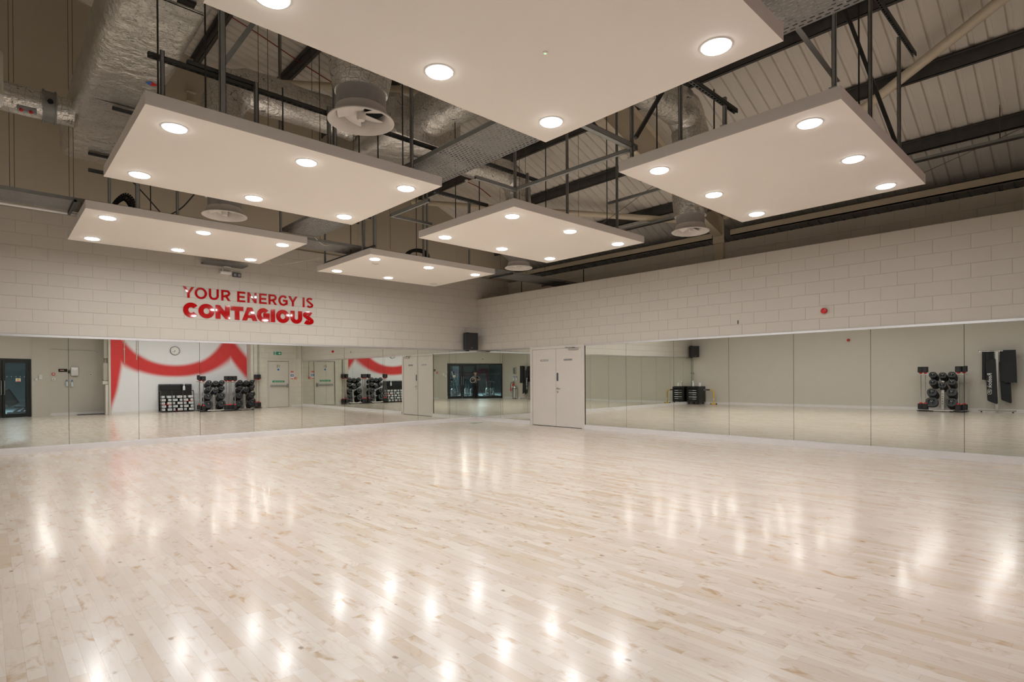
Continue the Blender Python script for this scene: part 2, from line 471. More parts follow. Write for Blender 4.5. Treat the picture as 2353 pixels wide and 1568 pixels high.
# portal rafters with haunches
for yc in (-7.1,):
    mb = MB(); pts = []
    for i in range(24):
        x = 1.2-14*i/23
        zt = zroof(x)-.24; zb = zt-.5
        if x > -3.2: zb = min(zb, 5.78-.30*(x+3.2))
        if x > -2.6: zb = 5.60-.302*(x+2.6)
        pts.append((x,zb,zt))
    for i in range(23):
        x0,b0,t0 = pts[i]; x1,b1,t1 = pts[i+1]
        def q(y0,y1,za0,zb0,za1,zb1):
            mb.add([(x0,y0,za0),(x1,y0,za1),(x1,y1,za1),(x0,y1,za0),(x0,y0,zb0),(x1,y0,zb1),(x1,y1,zb1),(x0,y1,zb0)],
                   [(3,2,1,0),(4,5,6,7),(0,1,5,4),(1,2,6,5),(2,3,7,6),(3,0,4,7)])
        q(yc-.1,yc+.1,b0,b0+.015,b1,b1+.015); q(yc-.1,yc+.1,t0-.015,t0,t1-.015,t1); q(yc-.005,yc+.005,b0,t0,b1,t1)
    mb.box((1.2,yc-.13,4.3), (1.225,yc+.13,5.2)); mb.box((1.225,yc-.1,3.4), (1.3,yc+.1,5.1))
    for z in (4.52,4.66,4.80):
        for s in (-1,1): mb.lathe([(.017,0),(.017,.02)], 8, Matrix.Translation((1.2,yc+s*.08,z)) @ Matrix.Rotation(-PI/2,4,'Y'), True, True)
    struct(mb.build('rafter_beam', M['cream']))
mb = MB()
for a,b in ((-16,-7.33),(-6.9,.03)):
    mb.box((1.30,a,4.447), (1.36,b,4.585)); mb.box((1.30,a,4.575), (1.42,b,4.585)); mb.box((1.30,a,4.447), (1.42,b,4.457))
struct(mb.build('eaves_beam', M['cream']))
for lab, a, b in (('cream bracing tube crossing the roof above the far middle ceiling panel', (-2.3,-.05,6.13), (1.2,-6.95,4.79)),
                  ('cream bracing tube sloping across the roof at the top right corner', (1.15,-7.3,4.83), (-2.1,-12.98,6.1)),
                  ('cream bracing tube high in the roof behind the nearest air diffuser', (-7.35,-.2,7.62), (-2.7,-6.95,6.28))):
    mb = MB(); mb.tube([a,b], .07, 14)
    for p, s in ((a,1),(b,-1)):
        M_, L_ = mb.frame(p, b if s == 1 else a); mb.box((-.06,-.008,-.02), (.06,.008,.14), M_)
    tag(mb.build('bracing_tube', M['cream'], smooth=True), lab, 'tube')

# skirting plinths and trims along the mirrors
def plinth(name, axis, a, b, sgn):
    mb = MB()
    pr = [(0,0),(.055,0),(.055,.085),(.045,.092),(.045,.100),(.035,.109),(0,.109)]
    if axis == 'x':
        Mx = Matrix(((0,0,1,a),(-1,0,0,0),(0,1,0,0),(0,0,0,1))); mb.prism(pr, b-a, Mx)
    else:
        Mx = Matrix(((-1,0,0,0),(0,0,1,a),(0,1,0,0),(0,0,0,1))); mb.prism(pr, b-a, Mx)
    return struct(mb.build(name, M['plinth']))
plinth('baseboard_left', 'x', -L, -.0, 1)
plinth('baseboard_right', 'y', -W, -4.21, 1)
plinth('baseboard_corner', 'y', -2.30, -.055, 1)
mb = MB(); mb.box((-L,-.022,2.072), (0,0,2.108)); mb.box((-L,-.026,2.072), (0,-.018,2.078)); struct(mb.build('trim_2', M['alu']))
mb = MB()
for a,b in ((-W,-4.21),(-2.30,-.022)): mb.box((-.022,a,2.072), (0,b,2.108)); mb.box((-.026,a,2.072), (-.018,b,2.078))
struct(mb.build('trim_3', M['alu']))
def skirt(name, a, b, nrm):
    mb = MB(); a, b = Vector((*a,0)), Vector((*b,0)); n = Vector((*nrm,0)).normalized()
    mb.beam(a+n*.008+Vector((0,0,.05)), b+n*.008+Vector((0,0,.05)), .016, .10)
    return struct(mb.build(name, M['plinth']))
skirt('baseboard_side', (-L,-13.0), (-L,-.06), (1,0))
skirt('baseboard_rear', (-7.35,-13.45), (-2.33,-13.45), (0,1))
skirt('baseboard_recess', (-9.1,-14.7), (-7.43,-14.7), (0,1))
mb = MB(); mb.box((-2.33,-W,0), (-1.72,-W+.016,.1)); mb.box((-.56,-W,0), (0,-W+.016,.1)); struct(mb.build('baseboard_exit', M['plinth']))
# black backing behind the mirrors shows as the thin joint lines
mb = MB(); mb.box((-L,-.006,.109), (0,0,2.072)); struct(mb.build('trim_4', M['dark']))
mb = MB(); mb.box((-.006,-W,.109), (0,-4.21,2.072)); mb.box((-.006,-2.30,.109), (0,0,2.072)); struct(mb.build('trim_5', M['dark']))

# ------------------------------------------------------------------ mirrors
def mirror(wall, a, b, tilt, label, grp):
    root = thing('mirror_panel', label, 'mirror', ((a+b)/2,-.008,.109) if wall == 'A' else (-.008,(a+b)/2,.109), 0, grp)
    mb = MB(); g = .003; h = 2.072-.109
    t0, t1 = -.009-max(0,-tilt)*h, -.009-max(0,tilt)*h              # a real lean of a few millimetres
    if wall == 'A': vs = [(a+g,t0,.109),(b-g,t0,.109),(b-g,t1,2.072),(a+g,t1,2.072)]; off = Vector((0,.002,0))
    else: vs = [(t0,a+g,.109),(t0,b-g,.109),(t1,b-g,2.072),(t1,a+g,2.072)]; off = Vector((.002,0,0))
    vs = [Vector(v) for v in vs]; vs = vs+[v+off for v in vs]
    mb.add(vs, [(0,1,2,3),(7,6,5,4),(0,4,5,1),(1,5,6,2),(2,6,7,3),(3,7,4,0)])
    mb.build('glass', M['mirror'], root)
    return root
xa = [0]+[-(1.0473+k*1.0909) for k in range(11)]+[-L]
for i in range(len(xa)-1):
    tl = {5:-.0004, 6:-.0030, 7:-.0014}.get(i, -.0026 if i > 7 else 0)
    mirror('A', xa[i+1], xa[i], tl, 'wall mirror under the red lettering wall, %s panel counted from the room corner' % ORD[i], 'mirrors on the lettering wall')
yb = [(-1.055,0),(-2.29,-1.055)]
ys = [-4.23]+[-(5.4466+k*1.2376) for k in range(6)]+[-W]
for i,(a,b) in enumerate(yb):
    mirror('B', a, b, 0, ('narrow wall mirror touching the room corner under the black loudspeaker','narrow wall mirror just left of the cream double door')[i], 'mirrors on the double door wall')
for i in range(len(ys)-1):
    mirror('B', ys[i+1], ys[i], .0008+.00045*i, 'wall mirror %s to the right of the cream double door' % ORD[i], 'mirrors on the double door wall')

# ------------------------------------------------------------------ floating ceiling panels
LX = {0:(-9.89,-6.83), 1:(-5.63,-2.53)}
LY = {0:(-11.63,-9.36), 1:(-7.63,-5.32), 2:(-3.71,-1.40)}
LAB = {(0,0):'biggest white floating ceiling panel, cut off by the top of the photo',
       (0,1):'white floating ceiling panel just behind the overhead one, beside the foil duct',
       (0,2):'white floating ceiling panel hanging above the left end of the lettering wall',
       (1,0):'white floating ceiling panel on the right, below the cream roof tube',
       (1,1):'white floating ceiling panel in the middle, above the red lettering and corner',
       (1,2):'smallest looking white floating ceiling panel, nearest the room corner'}
ZC = 3.62
LAMP_W, SPREAD = 12.0, 180
for (i,j), lab in LAB.items():
    x0,x1 = LX[i]; y0,y1 = LY[j]
    root = thing('ceiling_panel', lab, 'ceiling panel', ((x0+x1)/2,(y0+y1)/2,ZC), 0, 'floating ceiling panels with six downlights')
    mb = MB(); mb.box((x0,y0,ZC), (x1,y1,ZC+.012)); mb.build('board', M['cloud'], root)
    mb = MB(); mb.box((x0,y0,ZC+.012), (x1,y1,ZC+.115)); mb.build('edge_frame', M['cloudrim'], root)
    for lx in (x0+.29, (x0+x1)/2, x1-.29):
        for ly in (y0+.345, y1-.345):
            off = (i,j) == (1,2) and lx > -3 and ly > -2
            if (i,j) == (1,2) and lx > -3: lx_ = lx
            mb = MB(); Mx = Matrix.Translation((lx,ly,ZC))
            mb.lathe([(.098,0),(.098,-.006),(.108,-.006),(.113,-.002),(.113,0)], 36, Mx)
            dl = mb.build('downlight', M['white'], root, smooth=True)
            mb = MB(); mb.lathe([(.099,-.002),(.097,-.012),(.085,-.018),(.05,-.022),(.001,-.023)], 32, Mx, False, True)
            df = mb.build('diffuser', M['lampoff'] if off else M['lamp'], dl, smooth=True)
            if not off:
                la = bpy.data.lights.new('downlight_lamp', 'AREA'); la.shape = 'DISK'; la.size = .19; la.energy = LAMP_W; la.color = (.985,.99,1.0); la.spread = math.radians(SPREAD)
                lo = bpy.data.objects.new('downlight_lamp', la); COL.objects.link(lo); lo.parent = root
                lo.location = Vector((lx,ly,ZC-.0245))-root_loc(root)
            if off: part(dl, 'downlight that is switched off')
    if (i,j) == (0,0):
        mb = MB(); mb.lathe([(.02,0),(.02,-.006),(.008,-.009)], 16, Matrix.Translation((-7.95,-10.42,ZC)), False, False)
        s = mb.build('sensor', M['white'], root, smooth=True)
        mb = MB(); mb.lathe([(.008,-.0088),(.001,-.0115)], 12, Matrix.Translation((-7.95,-10.42,ZC)), False, True); mb.build('indicator', M['led'], s, smooth=True)

# ------------------------------------------------------------------ hangers, struts
PN = {'P0':'the overhead panel', 'P1':'the panel beside the foil duct', 'P2':'the panel above the lettering wall', 'P3':'the right panel', 'P4':'the middle panel', 'P5':'the panel nearest the corner'}
def cpost(mb, x, y, z0, z1, w=.041):
    a = w/2; t = .004
    mb.box((x-a,y-a,z0), (x+a,y-a+t,z1)); mb.box((x-a,y-a,z0), (x-a+t,y+a,z1)); mb.box((x+a-t,y-a,z0), (x+a,y+a,z1))
    mb.box((x-a,y+a-t,z0), (x-a+.010,y+a,z1)); mb.box((x+a-.010,y+a-t,z0), (x+a,y+a,z1))
POSTS = {   # panel: [(kind, x, y, ztop or None for roof)]
 'P1':[('rod',-9.79,-7.6,4.95),('post',-9.75,-7.56,4.15),('rod',-9.42,-7.6,None),('big',-9.28,-7.6,None),('post',-8.97,-7.56,4.15),('rod',-8.73,-7.6,4.17),('post',-8.24,-7.57,4.15),('post',-8.19,-7.6,None),('rod',-7.91,-7.6,3.95),('rod',-7.68,-7.6,4.0),('rod',-7.36,-7.6,None),('post',-7.24,-7.6,None)],
 'P4':[('post',-5.56,-7.58,4.41),('post',-5.32,-7.58,4.16),('rod',-4.95,-7.58,None),('post',-4.48,-7.58,None),('rod',-3.51,-7.58,None),('post',-3.24,-7.58,None),('post',-5.6,-6.62,3.92),('rod',-5.6,-6.86,4.17),('rod',-5.6,-6.29,None)],
 'P3':[('post',-5.6,-9.52,None),('rod',-5.6,-9.84,None),('post',-5.6,-10.12,None),('rod',-5.6,-10.49,4.14),('post',-5.6,-10.6,4.02),('post',-5.6,-11.57,None),('rod',-5.03,-11.6,None),('post',-4.68,-11.6,None),('post',-3.62,-11.6,4.97)],
 'P2':[('post',-9.62,-3.68,4.16),('big',-9.29,-3.68,4.2),('rod',-9.13,-3.68,None),('post',-8.79,-3.68,4.16),('post',-7.27,-3.68,None)],
 'P5':[('big',-5.51,-3.66,None),('rod',-4.59,-3.68,None),('post',-4.42,-3.68,None),('post',-4.33,-3.68,None),('post',-3.24,-3.68,4.06),('big',-5.6,-3.4,None),('post',-5.6,-1.73,4.43),('rod',-5.6,-2.89,None)],
 'P0':[('rod',-9.5,-9.42,None),('post',-7.2,-9.42,None)],
}
ZT = ZC+.115
for pn, lst in POSTS.items():
    cnt = {}
    for k, x, y, zt in lst:
        z1 = zt if zt else zroof(x)-.02
        cnt[k] = cnt.get(k,0)+1
        mb = MB()
        if k == 'rod':
            mb.tube([(x,y,ZT),(x,y,z1)], .0075, 8)
            mb.lathe([(.014,ZT),(.014,ZT+.014)], 6, Matrix.Translation((x,y,0)), True, True)
            o = mb.build('threaded_rod', M['rod'], smooth=False)
            tag(o, 'thin dark rod over %s, %s such rod from its left' % (PN[pn], ORD[cnt[k]-1]), 'rod', 'threaded rods holding the ceiling panels')
        else:
            w = .050 if k == 'big' else .032
            cpost(mb, x, y, ZT, z1, w)
            mb.box((x-.045,y-.03,ZT), (x+.045,y+.03,ZT+.006))
            o = mb.build('strut_post', M['strut'])
            tag(o, '%s grey post on %s, %s such post from its left' % ('thick' if k == 'big' else 'slim', PN[pn], ORD[cnt[k]-1]), 'strut', 'channel posts holding the ceiling panels')
def channel(p, q, lab, mat='dstrut', w=.041, h=.041, slots=True, name='strut_channel'):
    root = thing(name, lab, 'strut', p)
    mb = MB(); M_, Ln = mb.frame(p, q); a = w/2; t = .003
    mb.box((-a,h/2-t,0), (a,h/2,Ln), M_); mb.box((-a,-h/2,0), (-a+t,h/2,Ln), M_); mb.box((a-t,-h/2,0), (a,h/2,Ln), M_)
    if slots:                                                       # slotted web on the underside
        y0 = -h/2
        mb.box((-a,y0,0), (-a+.012,y0+t,Ln), M_); mb.box((a-.012,y0,0), (a,y0+t,Ln), M_)
        k = .02
        while k < Ln-.03:
            mb.box((-a+.012,y0,k), (a-.012,y0+t,k+.022), M_); k += .055
    else: mb.box((-a,-h/2,0), (a,-h/2+t,Ln), M_)
    mb.build('channel', M[mat], root)
    return root
channel((-9.85,-7.52,4.10), (-6.1,-7.52,4.10), 'long slotted dark channel running over the panel beside the foil duct')
channel((-9.55,-7.52,4.142), (-8.95,-7.52,4.142), 'short dark channel doubled on the slotted channel below the foil duct', slots=False)
channel((-6.05,-7.5,4.145), (-5.0,-7.5,4.14), 'slotted dark channel crossing the foil elbow above the middle panel')
channel((-6.3,-10.6,3.96), (-5.36,-10.6,3.96), 'slotted dark channel poking out left of the right panel')
channel((-4.4,-11.55,5.13), (-2.66,-11.55,5.17), 'slotted dark channel high up at the top right, crossing the cream tube')
channel((-6.3,-7.62,3.86), (-5.58,-7.62,3.86), 'pale channel reaching left from the near corner of the middle panel', 'strut', slots=False)
channel((-5.58,-7.55,3.87), (-5.58,-9.56,3.85), 'long pale rail joining the middle panel to the right panel', 'strut', slots=False)
channel((-6.45,-9.5,3.88), (-5.5,-9.5,3.88), 'grey channel running from the overhead panel to the rail corner', 'strut', .06, .06, False)
channel((-3.1,-7.3,4.26), (-3.1,-9.4,4.26), 'grey rail above the gap between middle and right panels', 'strut', slots=False)
channel((-5.60,-1.77,3.755), (-5.60,-3.82,3.755), 'dark rail lying along the left edge of the panel nearest the corner', 'dstrut', .03, .03, False)
channel((-6.13,-5.31,3.9), (-6.13,-6.35,3.9), 'pale rail right of the panel beside the foil duct, running towards the camera', 'strut', .035, .05, False)
channel((-6.15,-5.3,3.9), (-5.35,-5.3,3.9), 'grey channel across the gap left of the middle panel', 'strut', slots=False)
channel((-6.45,-6.9,3.83), (-5.48,-6.9,3.83), 'dark slotted channel ending at the left edge of the middle panel', slots=True)
channel((-9.85,-3.66,4.16), (-6.4,-3.66,4.16), 'dark channel over the panel above the lettering wall', slots=True)
channel((-9.62,-4.0,4.955), (-8.9,-4.0,4.955), 'short dark bracket channel under the foil duct, nearer of the two', slots=False)
channel((-9.66,-1.9,4.955), (-8.9,-1.9,4.955), 'short dark bracket channel under the far end of the foil duct', slots=False)
def slim(name, p, q, r, mat, lab, cat, square=False, grp=None):
    mb = MB()
    if square: mb.beam(p, q, r*2, r*2)
    elif len(p) and isinstance(p[0], (tuple,list)): mb.tube(bez(p, 8), r, 8)
    else: mb.tube([p,q], r, 8)
    return tag(mb.build(name, M[mat], smooth=not square), lab, cat, grp)
slim('brace_strut', (-9.27,-7.6,4.2), (-8.72,-7.6,5.2), .022, 'strut', 'slanted pale brace bolted to the thick post by the foil duct', 'strut', True)
mb = MB(); mb.beam((-5.95,-11.35,4.28), (-4.72,-11.33,4.2), .045, .006); tag(mb.build('flat_strap', M['strut']), 'pale flat strap running down to the near corner of the right panel', 'strap')
slim('brace_strut', (-3.05,-10.9,5.9), (-3.05,-11.45,4.0), .02, 'dstrut', 'black slanted bar between the posts above the right panel', 'strut', True)
slim('brace_strut', (-5.5,-9.5,4.0), (-5.1,-9.6,4.62), .02, 'dstrut', 'black slanted brace at the rail corner left of the foil bend', 'strut', True)
slim('cable_run', [(-9.34,-3.6,4.14),(-9.16,-3.6,3.95),(-8.98,-3.6,3.745)], None, .009, 'rod', 'black cable slanting down to the panel above the lettering wall, left one', 'cable')
slim('cable_run', [(-8.87,-3.6,3.745),(-8.7,-3.6,3.9),(-8.52,-3.6,4.16)], None, .009, 'rod', 'black cable slanting up from the panel above the lettering wall, right one', 'cable')

# ------------------------------------------------------------------ trays
def tray(lab, lo, hi, along, mat, lip=.05):
    root = thing('cable_tray', lab, 'cable tray', ((lo[0]+hi[0])/2,(lo[1]+hi[1])/2,lo[2]))
    x0,y0,z = lo; x1,y1 = hi
    mb = MB(); mb.box((x0,y0,z), (x1,y1,z+.002)); mb.build('perforated_base', M[mat], root)
    for s in (0,1):
        mb = MB()
        if along == 'y':
            xx = x0 if s == 0 else x1
            mb.box((xx-.003,y0,z), (xx+.003,y1,z+lip)); mb.box((xx-.008,y0,z+lip-.006), (xx+.008,y1,z+lip))
        else:
            yy = y0 if s == 0 else y1
            mb.box((x0,yy-.003,z), (x1,yy+.003,z+lip)); mb.box((x0,yy-.008,z+lip-.006), (x1,yy+.008,z+lip))
        mb.build('side_flange', M['strut'], root)
    return root
tray('wide perforated cable tray running between the two columns of ceiling panels', (-7.06,-13.0,3.9), (-6.42,-3.15), 'y', 'trayY')
tray('perforated cable tray crossing the hall along the lettering wall', (-12.7,-3.1,3.845), (1.15,-2.45), 'x', 'trayX')
tr = thing('cable_basket', 'narrow galvanised basket tray under the roof along the right wall', 'cable tray', (.5,-6,4.86))
mb = MB(); mb.box((.44,-13,4.86), (.56,-2.0,4.863)); mb.build('perforated_base', M['trayY'], tr)
mb = MB()
for x in (.44,.56): mb.box((x-.003,-13,4.86), (x+.003,-2,4.90))
mb.build('side_flange', M['strut'], tr)
for i, x in enumerate((-9.95,-6.9,-4.7,-1.5,.4)):                          # tray bearers
    channel((x,-3.2,3.825), (x,-2.35,3.825), 'short bearer channel under the cross tray, %s from the left' % ORD[i], 'dstrut', .035, .035, False)
for i, y in enumerate((-4.6,-5.0)):
    channel((-7.15,y,3.882), (-6.33,y,3.882), 'short bearer channel under the wide tray, %s from the lettering wall' % ORD[i], 'dstrut', .03, .03, False)
mb = MB(); mb.tube([(-12.7,-2.36,3.83),(-9.75,-2.36,3.83)], .022, 10); tag(mb.build('conduit_pipe', M['white'], smooth=True), 'white conduit along the wall side of the cross tray at the left edge', 'conduit')
# tray at the wall below the left panel, detector with wire guard, twin socket
tr = tray('small ribbed tray on the lettering wall under the left ceiling panel', (-7.55,-.38,3.735), (-6.72,-.005), 'x', 'trayX', .03)
g = thing('wall_sensor', 'white wall sensor inside a bent wire guard above the lettering', 'sensor', (-7.08,0,3.60))
mb = MB(); mb.box((-7.19,-.10,3.575), (-6.97,0,3.625)); mb.build('housing', M['white'], g, bevel=.006)
for x in (-7.17,-6.99):
    pass
mb = MB(); mb.tube(bez([(-7.17,-.01,3.60),(-7.17,-.15,3.62),(-7.16,-.16,3.70),(-7.08,-.16,3.715),(-7.0,-.16,3.70),(-6.99,-.15,3.62),(-6.99,-.01,3.60)],6), .006, 8); mb.build('wire_guard', M['alu'], g, smooth=True)
g = thing('socket_outlet', 'dark twin socket box beside the wall sensor above the lettering', 'socket', (-6.84,0,3.57))
mb = MB(); mb.box((-6.93,-.055,3.535), (-6.76,0,3.625)); mb.build('box', M['dgrey'], g, bevel=.005)
for x in (-6.888,-6.802):
    mb = MB(); mb.box((x-.026,-.060,3.553), (x+.026,-.055,3.607)); mb.build('socket_face', M['grey'], g)
# loose cables
slim('cable_loop', [(-5.15,-2.95,4.02),(-5.22,-3.0,3.86),(-5.26,-3.02,3.70),(-5.15,-3.0,3.60),(-5.02,-3.02,3.66),(-5.05,-3.0,3.84),(-5.15,-2.95,4.02)], None, .007, 'cable', 'pale cable loop hanging from the cross tray by the corner panel', 'cable')
slim('cable_run', [(-6.45,-3.15,3.90),(-6.2,-3.0,3.82),(-5.9,-2.95,3.90),(-5.4,-2.9,3.92),(-5.0,-2.8,3.90)], None, .008, 'cable', 'pale cable spilling from the wide tray into the cross tray', 'cable')
slim('cable_run', [(-6.7,-1.5,3.74),(-6.5,-1.2,3.70),(-6.1,-1.1,3.78),(-5.6,-1.5,3.90)], None, .006, 'cable', 'thin pale cable sagging between the two far ceiling panels', 'cable')
# black cable-chain bends
def chain(lab, pts, w, mat='black'):
    root = thing('tray_bend', lab, 'cable tray', pts[0])
    P = bez(pts, 5); mb = MB()
    for i in range(len(P)-1):
        a, b = P[i], P[i+1]; c = (a+b)/2; d = (b-a).normalized()
        M_, Ln = mb.frame(a, b, (0,1,0))
        mb.box((-.03,-w/2,0), (.03,-w/2+.012,Ln*.92), M_); mb.box((-.03,w/2-.012,0), (.03,w/2,Ln*.92), M_)
        mb.box((-.004,-w/2,Ln*.3), (.004,w/2,Ln*.7), M_)
        for k in (-.25,0,.25): mb.box((-.004,k*w-.008,0), (.004,k*w+.008,Ln), M_)
    mb.build('links', M[mat], root); return root
chain('black perforated tray bend rising behind the panel above the lettering wall', [(-9.55,-3.0,3.74),(-9.45,-3.0,3.95),(-9.33,-3.0,4.06),(-9.24,-3.0,3.95),(-9.2,-3.0,3.74)], .26)
chain('black cable chain bend on the panel nearest the corner', [(-4.75,-3.55,3.75),(-4.6,-3.55,3.86),(-4.35,-3.5,3.90),(-4.22,-3.5,3.85),(-4.2,-3.5,3.73)], .09)

# ------------------------------------------------------------------ ducts and diffusers
def elbow(p, d0, d1, r, n=8):
    """points of a quarter bend that starts at p going d0 and leaves going d1"""
    d0, d1, p = Vector(d0), Vector(d1), Vector(p)
    return [p+d0*r*math.sin(a)+d1*r*(1-math.cos(a)) for a in [PI/2*i/n for i in range(n+1)]]
def straight(a, b, step=.16):
    a, b = Vector(a), Vector(b); n = max(1, int((b-a).length/step))
    return [a+(b-a)*i/n for i in range(n)]
ZH = 5.57
def foil_duct(lab, x, y, sx, xend):
    pts = straight((x,y,3.90), (x,y,ZH-.38)) + elbow((x,y,ZH-.38), (0,0,1), (sx,0,0), .38)
    pts += straight(pts[-1], (xend,y,ZH+.02))[1:]+[Vector((xend,y,ZH+.02))]
    rs = []
    for i in range(len(pts)): rs.append(.282+random.uniform(-.012,.012)-(.04 if i == 0 else 0))
    mb = MB(); mb.tube(pts, rs, 26, True, .022)
    return tag(mb.build('foil_duct', M['foil'], smooth=True), lab, 'duct')
foil_duct('foil wrapped round duct rising above the nearest air diffuser', -8.36, -8.49, 1, -6.05)
foil_duct('long foil wrapped round duct with an elbow behind the left ceiling panel', -8.36, -4.45, 1, -6.35)
foil_duct('foil wrapped elbow duct behind the far edge of the right ceiling panel', -2.5, -8.49, -1, -5.0)
foil_duct('foil wrapped elbow duct dropping behind the middle ceiling panel', -2.5, -4.45, -1, -4.9)
# plenum and trunk joining them
def rsect(w, h, r): return rrect(w, h, r, 5)
def soft_box(mb, path, w, h, r, jit=.012):
    pts = [Vector(p) for p in path]; pol = rsect(w, h, r); n = len(pol); vs = []
    for i, p in enumerate(pts):
        t = (pts[min(i+1,len(pts)-1)]-pts[max(i-1,0)]).normalized()
        x = Vector((0,0,1)).cross(t).normalized(); z = t.cross(x)
        k = .86 if i in (0, len(pts)-1) else 1
        for a, b in pol: vs.append(p+x*(a*k+random.uniform(-jit,jit))+z*(b*k+random.uniform(-jit,jit)))
    fs = []
    for i in range(len(pts)-1):
        for q in range(n):
            q2 = (q+1)%n; fs.append((i*n+q, i*n+q2, (i+1)*n+q2, (i+1)*n+q))
    fs.append(list(range(n))[::-1]); fs.append([(len(pts)-1)*n+q for q in range(n)])
    mb.add(vs, fs)
mb = MB(); soft_box(mb, [(-5.6,y,5.42) for y in [-5.6+i*.19 for i in range(16)]], 1.5, .74, .16, .018)
pl = thing('duct_plenum', 'crumpled foil covered duct box where the round ducts meet', 'duct', (-5.6,-4.3,5.0))
mb.build('body', M['foil2'], pl, smooth=True)
mb = MB(); mb.tube(straight((-5.6,-9.0,5.57), (-5.6,-5.3,5.57))+[Vector((-5.6,-5.3,5.57))], [.36+random.uniform(-.012,.012) for _ in range(24)], 26, True, .02)
mb.build('neck', M['foil'], pl, smooth=True)
mb = MB(); mb.box((-5.62,-5.15,5.02), (-5.38,-4.98,5.035)); mb.build('access_plate', M['grey'], pl)
# the big rectangular trunk at the left
pts = [(-9.575,-13.0+i*.24,5.29) for i in range(50)]
td = thing('foil_trunk_duct', 'huge rectangular foil duct with chicken wire at the upper left', 'duct', (-9.575,-7,5.0))
mb = MB(); soft_box(mb, pts, .83, .60, .15, .013); mb.build('body', M['foil2'], td, smooth=True)
mb = MB(); mb.add([(-9.42,-5.0,4.985),(-9.36,-5.07,4.985),(-9.36,-4.94,4.985)], [(0,1,2)]); part(mb.build('sticker', M['blue'], td), 'blue half of the arrow sticker')
mb = MB(); mb.add([(-9.36,-5.07,4.985),(-9.27,-5.0,4.985),(-9.36,-4.94,4.985)], [(0,1,2)]); part(mb.build('sticker', M['red'], td), 'red half of the arrow sticker')
for i, y in enumerate((-6.9,-4.1)):
    mb = MB(); mb.box((-9.85,y-.006,4.982), (-9.25,y+.006,4.986)); mb.build('seam', M['dark'], td)
mb = MB(); mb.box((-9.5,-7.05,4.98), (-9.35,-6.95,4.99)); mb.build('hole', M['dark'], td)
bd = thing('branch_duct', 'round foil branch duct leaving the big duct towards the left edge', 'duct', (-11.2,-3.1,4.9))
P_ = straight((-12.6,-3.1,5.12), (-9.95,-3.1,5.08))+[Vector((-9.95,-3.1,5.08))]
mb = MB(); mb.tube(P_, [.19+random.uniform(-.008,.008) for _ in P_], 22, True, .02); mb.build('body', M['foil'], bd, smooth=True)
mb = MB(); mb.lathe([(.205,-.06),(.205,.06)], 20, Matrix.Translation((-10.22,-3.1,5.09)) @ Matrix.Rotation(PI/2,4,'Y'))
for s in (-.065,.065): mb.lathe([(.19,s-.008),(.222,s-.008),(.222,s+.008),(.19,s+.008)], 20, Matrix.Translation((-10.22,-3.1,5.09)) @ Matrix.Rotation(PI/2,4,'Y'))
cl = mb.build('clamp', M['strut'], bd, smooth=True)
mb = MB(); mb.lathe([(.035,0),(.03,.03)], 14, Matrix.Translation((-10.22,-3.31,5.09)) @ Matrix.Rotation(PI/2,4,'X'), True, True); mb.build('actuator', M['black'], cl)
mb = MB(); mb.box((-10.56,-3.26,4.90), (-10.36,-3.2,4.96)); hg = mb.build('bracket', M['grey'], bd)
for x in (-10.52,-10.42):
    mb = MB(); mb.ball((x,-3.26,4.90), .022, 8); part(mb.build('cap', M['red'], hg), 'red cap')
vp = thing('hanging_pipe', 'grey hanging pipe with white end at the left edge of the photo', 'pipe', (-10.78,-4.6,4.4))
mb = MB(); mb.tube([(-10.78,-4.6,4.52),(-10.78,-4.6,5.0),(-10.78,-4.6,5.03)], [.062,.062,.03], 16); mb.build('body', M['panelgrey'], vp, smooth=True)
mb = MB(); mb.tube([(-10.78,-4.6,4.52),(-10.78,-4.6,4.44),(-10.82,-4.6,4.38),(-10.95,-4.6,4.36)], [.064,.064,.06,.05], 14); mb.build('elbow', M['white'], vp, smooth=True)
mb = MB(); mb.tube([(-10.78,-4.6,5.03),(-10.78,-4.6,zroof(-10.78)-.02)], .005, 6); mb.build('hanger', M['rod'], vp)

def diffuser(lab, x, y):
    root = thing('air_diffuser', lab, 'air diffuser', (x,y,3.64), 0, 'swirl diffusers hanging between the ceiling panels')
    T = Matrix.Translation((x,y,3.64))
    mb = MB(); mb.lathe([(.218,.10),(.222,.10),(.222,.32),(.218,.32)], 32, T)
    for k in range(8):
        a = 2*PI*k/8+.2
        for z in (.13,.29): mb.lathe([(.008,0),(.006,.008)], 8, T @ Matrix.Translation((.222*math.cos(a),.222*math.sin(a),z)) @ Matrix.Rotation(a,4,'Z') @ Matrix.Rotation(PI/2,4,'Y'), True, True)
    mb.build('neck', M['neck'], root, smooth=True)
    mb = MB(); mb.lathe([(.285,.0),(.297,.006),(.297,.016),(.27,.03),(.24,.07),(.225,.12),(.21,.12),(.222,.075),(.25,.03),(.285,.0)], 36, T); mb.build('rim', M['vane'], root, smooth=True)
    mb = MB(); mb.lathe([(.001,.012),(.03,.018),(.042,.04),(.042,.10),(.001,.10)], 18, T); mb.build('hub', M['vane'], root, smooth=True)
    for k in range(5):
        a = 2*PI*k/5+.35
        R = T @ Matrix.Rotation(a,4,'Z') @ Matrix.Translation((0,0,.085)) @ Matrix.Rotation(.30,4,'X')
        mb = MB(); pol = [(.04,-.02)]+arc(0,0,.212,.212,-31,31,8)+[(.04,.02)]
        mb.prism(pol, .004, R); mb.build('vane', M['vane'], root)
    mb = MB(); mb.lathe([(.216,.2),(.001,.2)], 24, T); mb.build('damper', M['dark'], root)
    return root
diffuser('nearest and largest looking round air diffuser, in front of the foil ducts', -8.36, -8.49)
diffuser('round air diffuser peeping out below the ceiling panel beside the foil duct', -8.36, -4.45)
